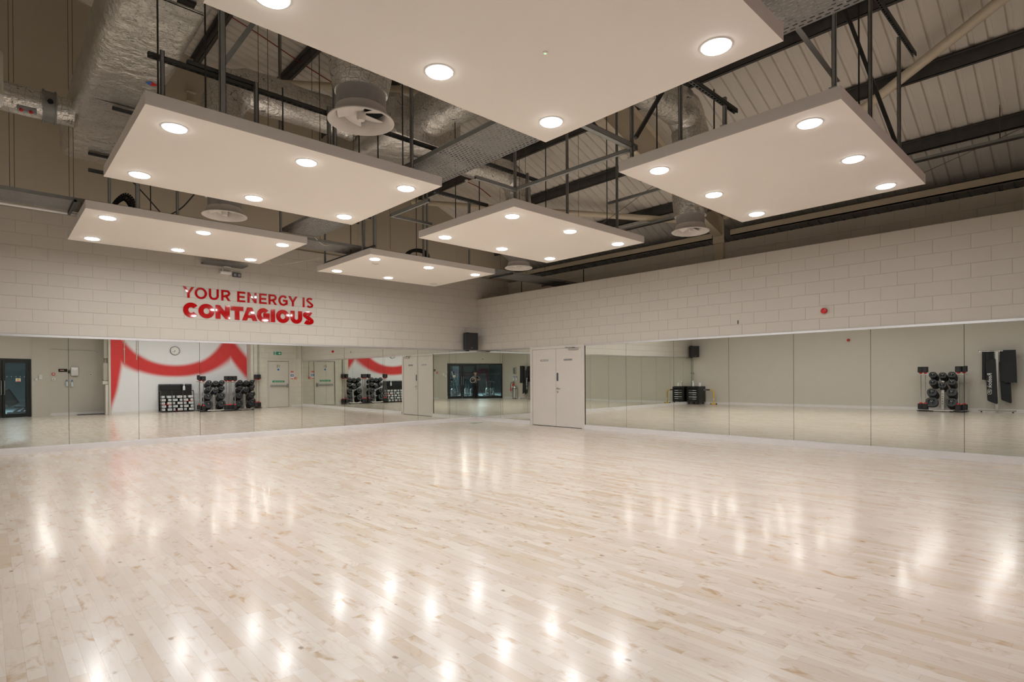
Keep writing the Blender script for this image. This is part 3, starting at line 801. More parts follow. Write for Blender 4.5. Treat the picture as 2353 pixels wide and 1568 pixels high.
diffuser('round air diffuser under the foil elbow left of the steel haunch', -2.5, -8.49)
diffuser('smallest looking round air diffuser, above the far right end of the corner panel', -2.5, -4.45)
# wires that carry the services
def wire(x, y, z0, lab, r=.004, z1=None, grp='thin suspension wires'):
    mb = MB(); mb.tube([(x,y,z0),(x,y,z1 if z1 else zroof(x)-.01)], r, 6)
    return tag(mb.build('suspension_wire', M['wire']), lab, 'wire', grp)
for i, x in enumerate((-10.63,-10.58,-9.98,-9.93)):
    wire(x, -2.78, 3.85, 'thin wire carrying the cross tray at the left edge, %s from the left' % ORD[i])
for i, (x,y) in enumerate(((-7.9,-4.9),(-7.4,-4.1),(-6.9,-4.1),(-8.1,-5.1),(-6.6,-4.95),(-7.15,-4.95))):
    wire(x, y, 4.0, 'thin wire among the long round duct behind the ducted panel, %s of six' % ORD[i], .0045)
for i, (x,y,z) in enumerate(((-4.15,-6.2,3.75),(-4.0,-6.2,3.75),(-2.7,-6.3,3.75))):
    wire(x, y, z, 'thin wire dropping onto the middle ceiling panel, %s from the left' % ORD[i])
for i, (x,y) in enumerate(((.47,-12.0),(.53,-12.0))):
    wire(x, y, 4.9, 'thin twin wire holding the basket tray at the right edge, %s one' % ('left','right')[i])
for i, (x,y) in enumerate(((-1.5,-2.75),(-1.1,-2.75),(-.55,-2.75),(.1,-2.75),(-.9,-3.05))):
    wire(x, y, 3.86, 'thin wire holding the far end of the cross tray, %s from the left' % ORD[i])
for i, (x,y) in enumerate(((-4.9,-3.2),(-6.3,-3.05),(-5.9,-3.9))):
    wire(x, y, 3.9, 'thin wire above the gap between the two far panels, %s of three' % ORD[i])
slim('cable_run', [(-7.8,-2.1,zroof(-7.8)-.06)]+[(x,-2.08,zroof(x)-.07-.05*abs(math.sin(i*1.2))) for i,x in enumerate((-7.0,-6.2,-5.2,-4.2,-3.2,-2.3))], None, .010, 'redcable', 'red cable running down the roof liner behind the ducts', 'cable')
slim('cable_run', [(-2.0,-2.1,zroof(-2.0)-.22),(-1.6,-2.08,zroof(-1.6)-.12),(-1.2,-2.05,zroof(-1.2)-.10)], None, .010, 'redcable', 'short red cable right of the smoke detector', 'cable')
sd = thing('smoke_detector', 'round white smoke detector under the purlin above the middle panel', 'smoke detector', (-2.06,-2.13,6.15))
mb = MB(); mb.lathe([(.05,.0),(.05,-.02),(.035,-.035),(.03,-.045),(.001,-.048)], 20, Matrix.Translation((-2.06,-2.13,zroof(-2.06)-.213)), True, True); mb.build('head', M['white'], sd, smooth=True)
mb = MB(); mb.tube([(-2.06,-2.2,zroof(-2.06)-.23),(-2.06,-2.75,zroof(-2.06)-.23)], .014, 8); part(mb.build('conduit', M['redcable'], sd), 'red conduit')
slim('tie_wire', (.55,-12.9,5.2), (.85,-10.85,4.72), .005, 'wire', 'thin slanting tie wire across the roof at the right edge', 'wire')
slim('tie_wire', (-2.7,-8.6,4.75), (-1.3,-5.5,4.45), .005, 'wire', 'thin slanting tie wire left of the steel haunch', 'wire')
bk = thing('wall_bracket', 'small stepped bracket on the smooth gable wall right of the big duct', 'bracket', (-7.75,0,7.2))
mb = MB()
for z in (7.3,7.1): mb.box((-7.80,-.05,z), (-7.62,.035,z+.015))
mb.box((-7.76,.0,7.1), (-7.745,.015,7.5)); mb.build('arms', M['cable'], bk)

# ------------------------------------------------------------------ red lettering
def stroke(pts, w):
    n = len(pts); Lf, Rt = [], []
    for i in range(n):
        p = Vector(pts[i])
        d0 = (p-Vector(pts[i-1])).normalized() if i > 0 else None
        d1 = (Vector(pts[i+1])-p).normalized() if i < n-1 else None
        d0 = d0 or d1; d1 = d1 or d0
        n0 = Vector((-d0.y,d0.x)); n1 = Vector((-d1.y,d1.x)); m = (n0+n1).normalized()
        k = (w/2)/max(.35, m.dot(n0))
        Lf.append(tuple(p+m*k)); Rt.append(tuple(p-m*k))
    return Lf+Rt[::-1]
def glyph(ch, w, W_):
    """outlines in a box W_ wide and 1 high, stroke w (heights are the unit)"""
    h = w*.92
    if ch == 'I': return [[(0,0),(W_,0),(W_,1),(0,1)]]
    if ch == 'E': return [[(0,0),(W_,0),(W_,h),(w,h),(w,.5-h/2),(W_*.92,.5-h/2),(W_*.92,.5+h/2),(w,.5+h/2),(w,1-h),(W_,1-h),(W_,1),(0,1)]]
    if ch == 'T': return [[(W_/2-w/2,0),(W_/2+w/2,0),(W_/2+w/2,1-h),(W_,1-h),(W_,1),(0,1),(0,1-h),(W_/2-w/2,1-h)]]
    if ch == 'N': return [[(0,0),(w,0),(w,1-w*1.75),(W_-w*.9,0),(W_,0),(W_,1),(W_-w,1),(W_-w,w*1.75),(w*.9,1),(0,1)]]
    if ch == 'Y':
        c = W_/2; k = w*1.18
        return [[(c-w/2,0),(c+w/2,0),(c+w/2,.40),(W_,1),(W_-k,1),(c,.40+w*1.02),(k,1),(0,1),(c-w/2,.40)]]
    if ch == 'A':
        c = W_/2; k = w*.56; b = w*1.05
        return [[(0,0),(b,0),(b+.085,.2),(W_-b-.085,.2),(W_-b,0),(W_,0),(c+k,1),(c-k,1)], [(c-.125,.42),(c,.74),(c+.125,.42)]]
    if ch == 'O': return [arc(W_/2,.5,W_/2,.52,0,360,48)[:-1], arc(W_/2,.5,W_/2-w,.52-h,0,360,48)[:-1]]
    if ch == 'U':
        r = W_/2; ri = r-w
        return [[(0,1),(w,1)]+[(w,r*.95)]+arc(r,r*.93,ri,r*.93-h,180,360,20)+[(W_-w,1),(W_,1)]+arc(r,r*.93,r,r*.95,360,180,24)]
    if ch == 'C': return [stroke(arc(W_*.53,.5,W_*.53-w/2,.52-h/2,38,322,40), w)]
    if ch == 'G':
        a = arc(W_*.52,.5,W_*.52-w/2,.52-h/2,42,312,40)
        return [stroke(a+[(W_-w/2,.20),(W_-w/2,.5-h*.05),(W_*.50,.5-h*.05)], w)]
    if ch == 'S':
        rx = W_/2-w/2
        top = arc(W_/2,.75,rx*.94,.27-h/2,28,205,16); bot = arc(W_/2,.25,rx,.27-h/2,25,-152,16)
        return [stroke(top+bot, w)]
    if ch == 'R':
        b = .46; rr = (1-b+h*.2)/2; cy = 1-rr; xr = W_*.96-rr
        outer = [(0,0),(w,0),(w,b-h*.75),(W_*.46,b-h*.75),(W_-w*1.22,0),(W_,0),(W_*.60+w*.35,b-h*.55)]+arc(xr,cy,rr,rr,-70,90,18)+[(0,1)]
        inner = [(w,b+h*.12)]+arc(xr,cy,rr-w,rr-h,-90,90,14)+[(w,1-h)]
        return [outer, inner]
def letter(ch, x0, x1, z0, z1, w, label, grp):
    H = z1-z0; W_ = (x1-x0)/H
    cu = bpy.data.curves.new('letter', 'CURVE'); cu.dimensions = '2D'; cu.fill_mode = 'BOTH'; cu.extrude = .006
    for out in glyph(ch, w, W_):
        sp = cu.splines.new('POLY'); sp.points.add(len(out)-1); sp.use_cyclic_u = True
        for pt, q in zip(sp.points, out): pt.co = (q[0]*H, q[1]*H, 0, 1)
    tmp = bpy.data.objects.new('tmp', cu); COL.objects.link(tmp)
    bpy.context.view_layer.update()
    me = bpy.data.meshes.new_from_object(tmp.evaluated_get(bpy.context.evaluated_depsgraph_get()))
    bpy.data.objects.remove(tmp); bpy.data.curves.remove(cu)
    me.materials.clear(); me.materials.append(M['acrylic'])
    o = bpy.data.objects.new('wall_letter', me); COL.objects.link(o)
    o.location = (x0, -.0075, z0); o.rotation_euler = (PI/2, 0, 0)
    return tag(o, label, 'letter', grp)
L1 = [('Y',-7.896,-7.685),('O',-7.674,-7.44),('U',-7.403,-7.208),('R',-7.159,-6.971),('E',-6.834,-6.666),('N',-6.62,-6.427),('E',-6.369,-6.202),('R',-6.162,-5.972),('G',-5.938,-5.727),('Y',-5.711,-5.499),('I',-5.369,-5.325),('S',-5.282,-5.114)]
L2 = [('C',-7.893,-7.61),('O',-7.606,-7.298),('N',-7.275,-6.991),('T',-6.971,-6.708),('A',-6.736,-6.412),('G',-6.423,-6.141),('I',-6.116,-6.018),('O',-5.995,-5.688),('U',-5.663,-5.384),('S',-5.371,-5.105)]
WORD1 = ['YOUR']*4+['ENERGY']*6+['IS']*2
for i, (c, a, b) in enumerate(L1):
    k = i if i < 4 else (i-4 if i < 10 else i-10)
    letter(c, a, b, 2.998, 3.229, .19, 'thin red acrylic letter %s, %s letter of the word %s' % (c, ORD[k], WORD1[i]), 'thin red letters of the upper line')
for i, (c, a, b) in enumerate(L2):
    letter(c, a, b, 2.598, 2.893, .33, 'bold red acrylic letter %s, %s letter of the word CONTAGIOUS' % (c, ORD[i]), 'bold red letters of the lower line')

# ------------------------------------------------------------------ flat text helper
def text_mesh(txt, size, M4, mat, name, parent, ext=.0006, align='CENTER', spacing=1.0):
    cu = bpy.data.curves.new('txt', 'FONT'); cu.body = txt; cu.size = size; cu.extrude = ext; cu.align_x = align; cu.align_y = 'CENTER'; cu.space_character = spacing
    tmp = bpy.data.objects.new('tmp', cu); COL.objects.link(tmp); bpy.context.view_layer.update()
    me = bpy.data.meshes.new_from_object(tmp.evaluated_get(bpy.context.evaluated_depsgraph_get()))
    bpy.data.objects.remove(tmp); bpy.data.curves.remove(cu)
    off = Vector((0,0,0)) if parent is None else root_loc(parent)
    me.transform(Matrix.Translation(-off) @ M4); me.materials.clear(); me.materials.append(mat)
    o = bpy.data.objects.new(name, me); COL.objects.link(o)
    if parent is not None: o.parent = parent
    return o
def face(origin, xdir, zdir=(0,0,1)):
    x = Vector(xdir).normalized(); y = Vector(zdir).normalized(); n = x.cross(y)
    Mx = Matrix((x,y,n)).transposed().to_4x4(); Mx.translation = origin; return Mx

# ------------------------------------------------------------------ double door in the right wall
dr = struct(thing('door_1', 'cream double door between the mirrors of the right wall', 'door', (0,-3.25,0)))
del dr['category']
mb = MB(); mb.box((-.03,-2.385,0), (.03,-2.30,2.11)); mb.box((-.03,-4.205,0), (.03,-4.12,2.11)); mb.box((-.03,-4.12,2.04), (.03,-2.385,2.11)); mb.build('door_frame', M['door'], dr)
for nm, a, b in (('left',-2.385,-3.238),('right',-3.242,-4.12)):
    mb = MB(); mb.box((-.018,b+.003,.012), (.02,a-.003,2.036)); lf = mb.build('door_leaf', M['door'], dr, bevel=.003)
    yh = -2.385 if nm == 'left' else -4.12
    for z in (.25,1.45,1.85):
        mb = MB(); mb.tube([(-.026,yh,z-.05),(-.026,yh,z+.05)], .007, 8); mb.build('hinge', M['steelbrush'], lf)
    yc = -2.83 if nm == 'left' else -3.66
    mb = MB(); Mx = face((-.0185,yc,1.74), (0,-1,0)); mb.prism(rrect(.30,.05,.024), .003, Mx); sg = mb.build('sign_plate', M['grey'], lf)
    mb = MB()
    for k in range(9):
        if k in (4,): continue
        mb.box((-.0225,yc+.10-k*.025-.014,1.733), (-.0215,yc+.10-k*.025,1.747))
    mb.build('lettering', M['white'] if nm == 'left' else M['dgrey'], sg)
    if nm == 'right':
        mb = MB(); mb.prism(rrect(.06,.22,.028), .004, face((-.0185,-3.30,1.30), (0,-1,0))); mb.build('push_plate', M['dgrey'], lf)
        hd = MB(); hd.lathe([(.026,0),(.026,.008),(.012,.01),(.012,.05)], 16, face((-.018,-3.305,1.0),(0,-1,0)), True, True); h = hd.build('door_handle', M['steelbrush'], lf, smooth=True)
        mb = MB(); mb.tube([(-.062,-3.305,1.0),(-.066,-3.33,1.0),(-.066,-3.43,.995)], .010, 10); mb.build('lever', M['steelbrush'], h, smooth=True)
        mb = MB(); mb.lathe([(.024,0),(.024,.008)], 16, face((-.018,-3.305,.91),(0,-1,0)), True, True); mb.build('escutcheon', M['steelbrush'], lf, smooth=True)
        mb = MB(); mb.box((-.075,-4.02,1.985), (-.02,-3.72,2.035)); cl = mb.build('door_closer', M['steelbrush'], lf, bevel=.006)
        mb = MB(); mb.beam((-.06,-3.88,2.045), (-.14,-3.68,2.05), .02, .008); mb.beam((-.14,-3.68,2.05), (-.03,-3.62,2.06), .02, .008); mb.lathe([(.02,0),(.02,.02)], 12, Matrix.Translation((-.05,-3.88,2.03)), True, True); mb.build('closer_arm', M['black'], cl)
mb = MB(); mb.box((-.012,-4.10,0), (.02,-2.40,.012)); mb.build('threshold', M['dark'], dr)

# ------------------------------------------------------------------ speakers, sounders
def speaker(lab, loc, rot):
    root = thing('loudspeaker', lab, 'loudspeaker', loc, rot, 'black wall loudspeakers')
    mb = MB(); pol = [(-.21,-.15),(.21,-.15),(.21,-.02),(.13,.15),(-.13,.15),(-.21,-.02)]
    mb.prism(pol, .50, Matrix.Translation((0,0,-.25))); mb.build('cabinet', M['black'], root, bevel=.012, local=True)
    mb = MB(); mb.box((-.195,-.162,-.235), (.195,-.15,.235)); mb.build('grille', M['rubber'], root, bevel=.006, local=True)
    mb = MB(); mb.box((-.03,-.165,-.20), (.03,-.162,-.188)); mb.build('badge', M['grey'], root, local=True)
    mb = MB(); mb.box((-.03,.10,-.28), (.03,.2,-.25)); mb.box((-.03,.10,.25), (.03,.2,.28)); mb.box((-.03,.17,-.28), (.03,.2,.28)); mb.build('bracket', M['blackmetal'], root, local=True)
    return root
speaker('black loudspeaker on the lettering wall at the far room corner', (-.45,-.20,2.36), -.25)
speaker('black loudspeaker above the equipment rack, seen in the right mirrors', (-12.45,-.24,2.36), .42)
def sounder(lab, loc, Rm):
    root = thing('alarm_sounder', lab, 'alarm sounder', loc)
    T = Matrix.Translation(loc) @ Rm
    mb = MB(); mb.lathe([(.048,0),(.048,.02)], 24, T, True, True); mb.build('base', M['red'], root, smooth=True)
    mb = MB(); mb.lathe([(.05,.02),(.05,.06),(.042,.072),(.024,.076),(.022,.066),(.001,.066)], 24, T); mb.build('horn', M['red'], root, smooth=True)
RX = Matrix.Rotation(-PI/2,4,'Y'); RXp = Matrix.Rotation(PI/2,4,'Y'); RYp = Matrix.Rotation(-PI/2,4,'X'); RYm = Matrix.Rotation(PI/2,4,'X')
sounder('red alarm sounder on the block wall above the right mirrors', (0,-9.685,2.444), RX)
sounder('red alarm sounder on the plain wall seen inside the right mirrors', (-L,-6.39,2.55), RXp)
mb = MB(); mb.box((-.012,-8.12,2.33), (0,-8.10,2.40)); tag(mb.build('cable_stub', M['dgrey']), 'tiny dark cable stub on the block wall left of the alarm sounder', 'cable')
mb = MB(); mb.box((-.80,-.82,.0005), (-.50,-.62,.006)); tag(mb.build('floor_vent', M['dgrey'], bevel=.002), 'small dark floor plate in front of the mirror corner', 'floor plate')

# ------------------------------------------------------------------ exit door wall (seen in the left mirrors)
yw = -W
d2 = struct(thing('door_2', 'cream emergency exit door numbered 15', None, (-1.14,yw,0))); del d2['category']
mb = MB(); mb.box((-1.70,yw-.10,0), (-1.62,yw+.03,2.19)); mb.box((-.66,yw-.10,0), (-.58,yw+.03,2.19)); mb.box((-1.62,yw-.10,2.11), (-.66,yw+.03,2.19)); mb.build('door_frame', M['door'], d2)
mb = MB(); mb.box((-1.615,yw-.06,.01), (-.665,yw-.015,2.10)); lf = mb.build('door_leaf', M['door'], d2, bevel=.003)
FX = (-1,0,0)
text_mesh('15', .17, face((-1.13,yw-.013,1.87), FX), M['black'], 'number', lf)
mb = MB(); mb.lathe([(.045,0),(.045,.002)], 20, Matrix.Translation((-1.13,yw-.015,1.72)) @ RYp, True, True); mb.build('blue_disc', M['blue'], lf)
mb = MB(); mb.box((-1.40,yw-.015,1.135), (-.86,yw-.012,1.215)); pb = mb.build('push_bar_sign', M['green'], lf)
text_mesh('Push bar to open', .062, face((-1.13,yw-.0108,1.172), FX), M['white'], 'lettering', pb)
mb = MB(); mb.box((-1.50,yw-.01,.95), (-.72,yw+.05,1.02)); mb.box((-.75,yw-.015,.90), (-.69,yw+.06,1.07)); mb.build('panic_bar', M['grey'], lf, bevel=.006)
es = thing('exit_sign', 'green emergency exit sign with white arrow above the exit door', 'sign', (-1.18,yw,2.39))
mb = MB(); mb.box((-1.37,yw,2.375), (-.99,yw+.025,2.545)); mb.build('panel', M['white'], es)
mb = MB(); mb.box((-1.36,yw+.025,2.385), (-1.0,yw+.027,2.535)); gp = mb.build('legend', M['green'], es)
mb = MB(); Mx = face((-1.18,yw+.0272,2.46), FX)
# arrow pointing to the viewer's left on the sign, running figure beside it
mb.prism([(-.15,0),(-.09,.055),(-.072,.04),(-.10,.012),(-.02,.012),(-.02,-.012),(-.10,-.012),(-.072,-.04),(-.09,-.055)], .001, Mx)
mb.prism([(.04,-.06),(.15,-.06),(.15,.06),(.04,.06),(.04,.05),(.14,.05),(.14,-.05),(.04,-.05)], .001, Mx)
for a, b in (((.09,.03),(.08,-.01)),((.08,-.01),(.055,-.04)),((.08,-.01),(.105,-.045)),((.088,.02),(.06,.01)),((.088,.02),(.115,.0))):
    mb.beam(Mx @ Vector((*a,.0005)), Mx @ Vector((*b,.0005)), .012, .001, (0,1,0))
mb.lathe([(.011,0),(.011,.001)], 10, Mx @ Matrix.Translation((.093,.046,0)), True, True)
mb.build('pictogram', M['white'], gp)
fs_ = thing('fire_notice', 'red white and blue fire notice beside the exit door', 'sign', (-.50,yw,1.3))
mb = MB(); mb.box((-.575,yw,1.28), (-.435,yw+.003,1.66)); mb.build('board', M['white'], fs_)
mb = MB(); mb.box((-.57,yw+.003,1.58), (-.44,yw+.0045,1.655)); hd_ = mb.build('heading', M['red'], fs_)
text_mesh('FIRE', .05, face((-.505,yw+.005,1.617), FX), M['white'], 'lettering', hd_)
mb = MB(); mb.box((-.57,yw+.003,1.40), (-.44,yw+.0045,1.51)); bl = mb.build('instruction', M['blue'], fs_)
mb = MB(); mb.lathe([(.03,0),(.03,.001)], 14, Matrix.Translation((-.505,yw+.0045,1.455)) @ RYp, True, True); mb.build('symbol', M['white'], bl)
mb = MB(); mb.box((-.57,yw+.003,1.285), (-.44,yw+.0045,1.315)); mb.build('footer', M['red'], fs_)
def callpoint(lab, loc, T):
    root = thing('call_point', lab, 'alarm call point', loc)
    mb = MB(); mb.box((-.047,-.047,0), (.047,.047,.045), T); mb.build('case', M['red'], root, bevel=.006)
    mb = MB(); mb.box((-.03,-.018,.045), (.03,.018,.047), T); mb.build('window', M['white'], root)
callpoint('red fire call point below the fire notice by the exit door', (-.35,yw,1.32), Matrix.Translation((-.35,yw,1.32)) @ RYp)
mb = MB(); mb.tube([(-.33,yw+.012,1.37),(-.33,yw+.012,3.3)], .012, 8); tag(mb.build('conduit_pipe', M['door']), 'cream conduit rising from the fire call point', 'conduit')
sb = thing('wall_socket', 'grey twin wall switch box at the end of the mural', 'switch', (-2.02,yw,1.36))
mb = MB(); mb.box((-2.10,yw,1.29), (-1.94,yw+.05,1.45)); mb.build('box', M['grey'], sb, bevel=.005)
for x in (-2.06,-1.98):
    for z in (1.335,1.405):
        mb = MB(); mb.box((x-.028,yw+.05,z-.026), (x+.028,yw+.056,z+.026)); mb.build('rocker', M['white'], sb)
for i, x in enumerate((-2.05,-2.0)):
    mb = MB(); mb.tube([(x,yw+.012,1.45),(x,yw+.012,3.3)], .012, 8); tag(mb.build('conduit_pipe', M['grey']), ('grey conduit above the twin switch box, nearer the mural','grey conduit above the twin switch box, nearer the exit door')[i], 'conduit')

# ------------------------------------------------------------------ mural wall
ck = thing('wall_clock', 'round white wall clock on the red and white mural', 'clock', (-5.16,-13.45,2.516))
T = Matrix.Translation((-5.16,-13.45,2.516)) @ RYp
mb = MB(); mb.lathe([(.182,0),(.182,.035),(.176,.042),(.166,.038),(.166,.02)], 40, T, True); mb.build('case', M['dgrey'], ck, smooth=True)
mb = MB(); mb.lathe([(.167,.02),(.001,.0201)], 40, T, False, True); dial = mb.build('dial', M['white'], ck, smooth=True)
Fc = face((-5.16,-13.45+.0225,2.516), FX)
mb = MB()
for k in range(12):
    a = 2*PI*k/12; mb.box((-.005,.122,0), (.005,.15,.001), Fc @ Matrix.Rotation(a,4,'Z'))
mb.build('ticks', M['dgrey'], dial)
for nm, ang, ln, w in (('hour_hand',-(5+1/3)*30,.08,.012),('minute_hand',-120,.125,.008)):
    mb = MB(); mb.box((-w/2,-.02,.002), (w/2,ln,.004), Fc @ Matrix.Rotation(math.radians(ang),4,'Z')); mb.build(nm, M['black'], dial)
mb = MB(); mb.lathe([(.011,.001),(.011,.006)], 12, Fc, False, True); mb.build('boss', M['black'], dial)
for i, (x, z0) in enumerate(((-6.91,2.0),(-6.50,2.15))):
    mb = MB(); mb.tube([(x,-13.435,z0),(x,-13.435,3.3)], .014, 8); mb.box((x-.03,-13.45,2.55), (x+.03,-13.425,2.58)); tag(mb.build('conduit_pipe', M['cable']), ('cream conduit down the left part of the mural','second cream conduit on the mural, nearer the clock')[i], 'conduit')

# oval pump plates --------------------------------------------------
def plate_mesh(w, h, name, th=.044, holes=True):
    mb = MB(); n = 6
    out = rrect(w, h, min(w,h)*.42, n)
    # body with two D shaped grips left as openings
    inn = []
    cu = bpy.data.curves.new('pl', 'CURVE'); cu.dimensions = '2D'; cu.fill_mode = 'BOTH'; cu.extrude = th/2; cu.bevel_depth = .004
    iw, ih = w*.30, h*.56
    for s, pts in ((0,out),) + (() if not holes else ((1,[(x-w*.165,y+.0) for x,y in rrect(iw*.82,ih,iw*.36,4)]), (1,[(x+w*.165,y) for x,y in rrect(iw*.82,ih,iw*.36,4)]))):
        sp = cu.splines.new('POLY'); sp.points.add(len(pts)-1); sp.use_cyclic_u = True
        for pt, q in zip(sp.points, pts): pt.co = (q[0], q[1], 0, 1)
    tmp = bpy.data.objects.new('tmp', cu); COL.objects.link(tmp); bpy.context.view_layer.update()
    me = bpy.data.meshes.new_from_object(tmp.evaluated_get(bpy.context.evaluated_depsgraph_get()))
    bpy.data.objects.remove(tmp); bpy.data.curves.remove(cu)
    me.transform(Matrix.Rotation(PI/2,4,'X')); me.materials.clear(); me.materials.append(M['rubber']); me.name = name
    return me
PM = {}
for k, (w, h) in {'s':(.205,.185), 'm':(.265,.245), 'l':(.285,.27), 'x':(.34,.31)}.items(): PM[k] = plate_mesh(w, h, 'weight_plate_'+k)
PK = {}
for k, (w, h) in {'s':(.205,.185), 'm':(.265,.245), 'l':(.285,.27), 'x':(.34,.31)}.items(): PK[k] = plate_mesh(w, h, 'weight_plate_back_'+k, .048, False)
def ring_mesh(w, h):
    """red edge flash on the rim of a plate"""
    mb = MB(); pol = rrect(w+.004, h+.004, min(w,h)*.42, 6); n = len(pol)
    idx = [i for i in range(n) if (pol[i][0] > 0 and pol[i][1] < -h*.12) ]
    pts = [pol[i] for i in idx]
    vs = [(x,-.006,y) for x,y in pts]+[(x,.006,y) for x,y in pts]; m = len(pts)
    mb.add(vs, [(i,i+1,i+1+m,i+m) for i in range(m-1)])
    me = bpy.data.meshes.new('flash'); me.from_pydata([tuple(v) for v in mb.v], [], mb.f); me.materials.append(M['red']); return me
RM = {k: ring_mesh(w, h) for k, (w, h) in {'s':(.205,.185), 'm':(.265,.245), 'l':(.285,.27), 'x':(.34,.31)}.items()}
def dots_mesh(w):
    mb = MB()
    for s in (-.028,.028): mb.lathe([(.009,0),(.009,.004)], 8, Matrix.Translation((s,-.019,.04)) @ RYm, True, True)
    me = bpy.data.meshes.new('screws'); me.from_pydata([tuple(v) for v in mb.v], [], mb.f); me.materials.append(M['white']); return me
DM = dots_mesh(.2)
def barbell(lab, loc, rot, grp):
    root = thing('barbell', lab, 'barbell', loc, rot, grp)
    mb = MB(); mb.tube([(0,0,.05),(0,0,1.44)], .014, 10); mb.build('bar', M['chrome'], root, smooth=True, local=True)
    for z0, s in ((.03,1),(1.27,-1)):
        mb = MB(); mb.prism(rrect(.17,.15,.06,4), .19, Matrix.Translation((0,0,z0))); wt = mb.build('weight', M['rubber'], root, bevel=.012, local=True)
        zc = z0+.19 if s == 1 else z0
        mb = MB(); mb.lathe([(.055,0),(.03,.045*s)], 14, Matrix.Translation((0,0,zc)), True, True); part(mb.build('collar', M['red'], wt, local=True), 'red collar')
    return root
def weights_rack(name_txt, loc, rot, variant=0):
    """stand with pegs; local x runs along the wall, local -y is the front"""
    root = thing('weights_rack', 'silver and black weights stand %s' % name_txt, 'weights rack', loc, rot, 'weights stands')
    mb = MB(); mb.beam((0,-.10,.05), (0,.02,1.25), .075, .035, (0,1,0)); up = mb.build('upright', M['steelbrush'], root, local=True)
    mb = MB()
    for k in range(5): mb.box((-.008,-.128+k*.012,.25+k*.08), (.008,-.11+k*.012,.28+k*.08))
    mb.build('slots', M['dark'], up, local=True)
    mb = MB(); mb.tube([(-.32,-.32,.055),(.32,-.32,.055)], .028, 10); mb.build('foot_bar', M['steelbrush'], root, smooth=True, local=True)
    mb = MB(); mb.beam((0,-.32,.055), (0,.12,.055), .05, .035); mb.box((-.66,-.34,.015), (-.36,.12,.033)); mb.box((.36,-.34,.015), (.66,.12,.033)); mb.box((-.36,.0,.015), (.36,.12,.033)); mb.build('base_frame', M['blackmetal'], root, local=True)
    for x in (-.27,.27):
        mb = MB(); mb.box((x-.05,-.35,0), (x+.05,-.29,.028)); mb.build('foot', M['rubber'], root, local=True)
    mb = MB(); mb.tube([(-.64,.04,1.22),(.64,.04,1.22)], .015, 8); mb.tube([(-.3,.05,.70),(.3,.05,.70)], .012, 8); mb.tube([(-.3,.05,.32),(.3,.05,.32)], .012, 8); mb.tube([(-.3,.05,1.0),(.3,.05,1.0)], .012, 8); mb.build('crossbar', M['steelbrush'], root, smooth=True, local=True)
    for s in (-1,1):
        mb = MB(); mb.box((s*.51-.10,-.28,1.225), (s*.51+.10,.05,1.245)); mb.build('bar_holder', M['alu'], root, local=True)
    pegs = [('s',-.27,1.24),('s',-.03,1.22),('s',.23,1.24),('s',-.27,1.0),('s',-.02,.90),('s',.23,.99),('m',-.26,.67),('m',.26,.66),('l',-.26,.34),('x' if variant != 1 else 'l',.27,.33)]
    names = ['top left','top middle','top right','upper left','centre','upper right','lower left','lower right','bottom left','bottom right']
    R = Matrix.Translation(loc) @ Matrix.Rotation(rot,4,'Z')
    TI = .34
    for pi_, (k, x, z) in enumerate(pegs):
        pf = Vector((x,-.27,z)); pd_ = Vector((0,math.cos(TI),-math.sin(TI)))
        ln = .46 if z > .5 else .40
        if k == 'x' and variant == 2: ln = .16
        mb = MB(); mb.tube([pf-pd_*.02, pf+pd_*(ln+.02)], .010, 8); mb.build('peg', M['steelbrush'], root, smooth=True, local=True)
        cnt = int(ln/.056)
        for q in range(cnt):
            c = R @ (pf+pd_*(.03+q*.056)+Vector((random.uniform(-.004,.004),0,-.01)))
            o = bpy.data.objects.new('weight_plate', (PM if q == 0 else PK)[k]); COL.objects.link(o)
            o.location = c; o.rotation_mode = 'ZYX'; o.rotation_euler = (-TI,random.uniform(-.05,.05),rot)
            o.rotation_mode = 'XYZ'
            if variant == 2: wh = 'by the mat hanger'
            else: wh = ('by the black cage','by the exit door')[variant]
            tag(o, 'black oval %s, %s peg of the weights stand %s' % ('front plate' if q == 0 else 'plate stacked behind', names[pi_], wh), 'weight plate', 'oval plates on the weights stands')
            if q == 0:
                d = bpy.data.objects.new('screws', DM); COL.objects.link(d); d.parent = o
            if q in (1,3) and pi_ in (3,5,6,7,8,4):
                rg = bpy.data.objects.new('red_flash', RM[k]); COL.objects.link(rg); rg.parent = o; rg['label'] = 'red edge flash'
    for i, x in enumerate((-.58,-.44,.44,.58)):
        c = R @ Vector((x,-.17 if i in (0,3) else -.25,0.0))
        barbell('upright barbell, %s from the left on the weights stand %s' % (ORD[i], ('by the black cage','by the exit door','by the mat hanger')[variant]), (c.x,c.y,.035), rot, 'barbells on the weights stands')
    return root
weights_rack('against the mural next to the black cage', (-3.83,-13.02,0), PI, 0)
weights_rack('against the mural beside the exit door', (-2.60,-13.02,0), PI, 1)
weights_rack('against the plain wall next to the mat hanger', (-L+.42,-9.31,0), PI/2, 2)

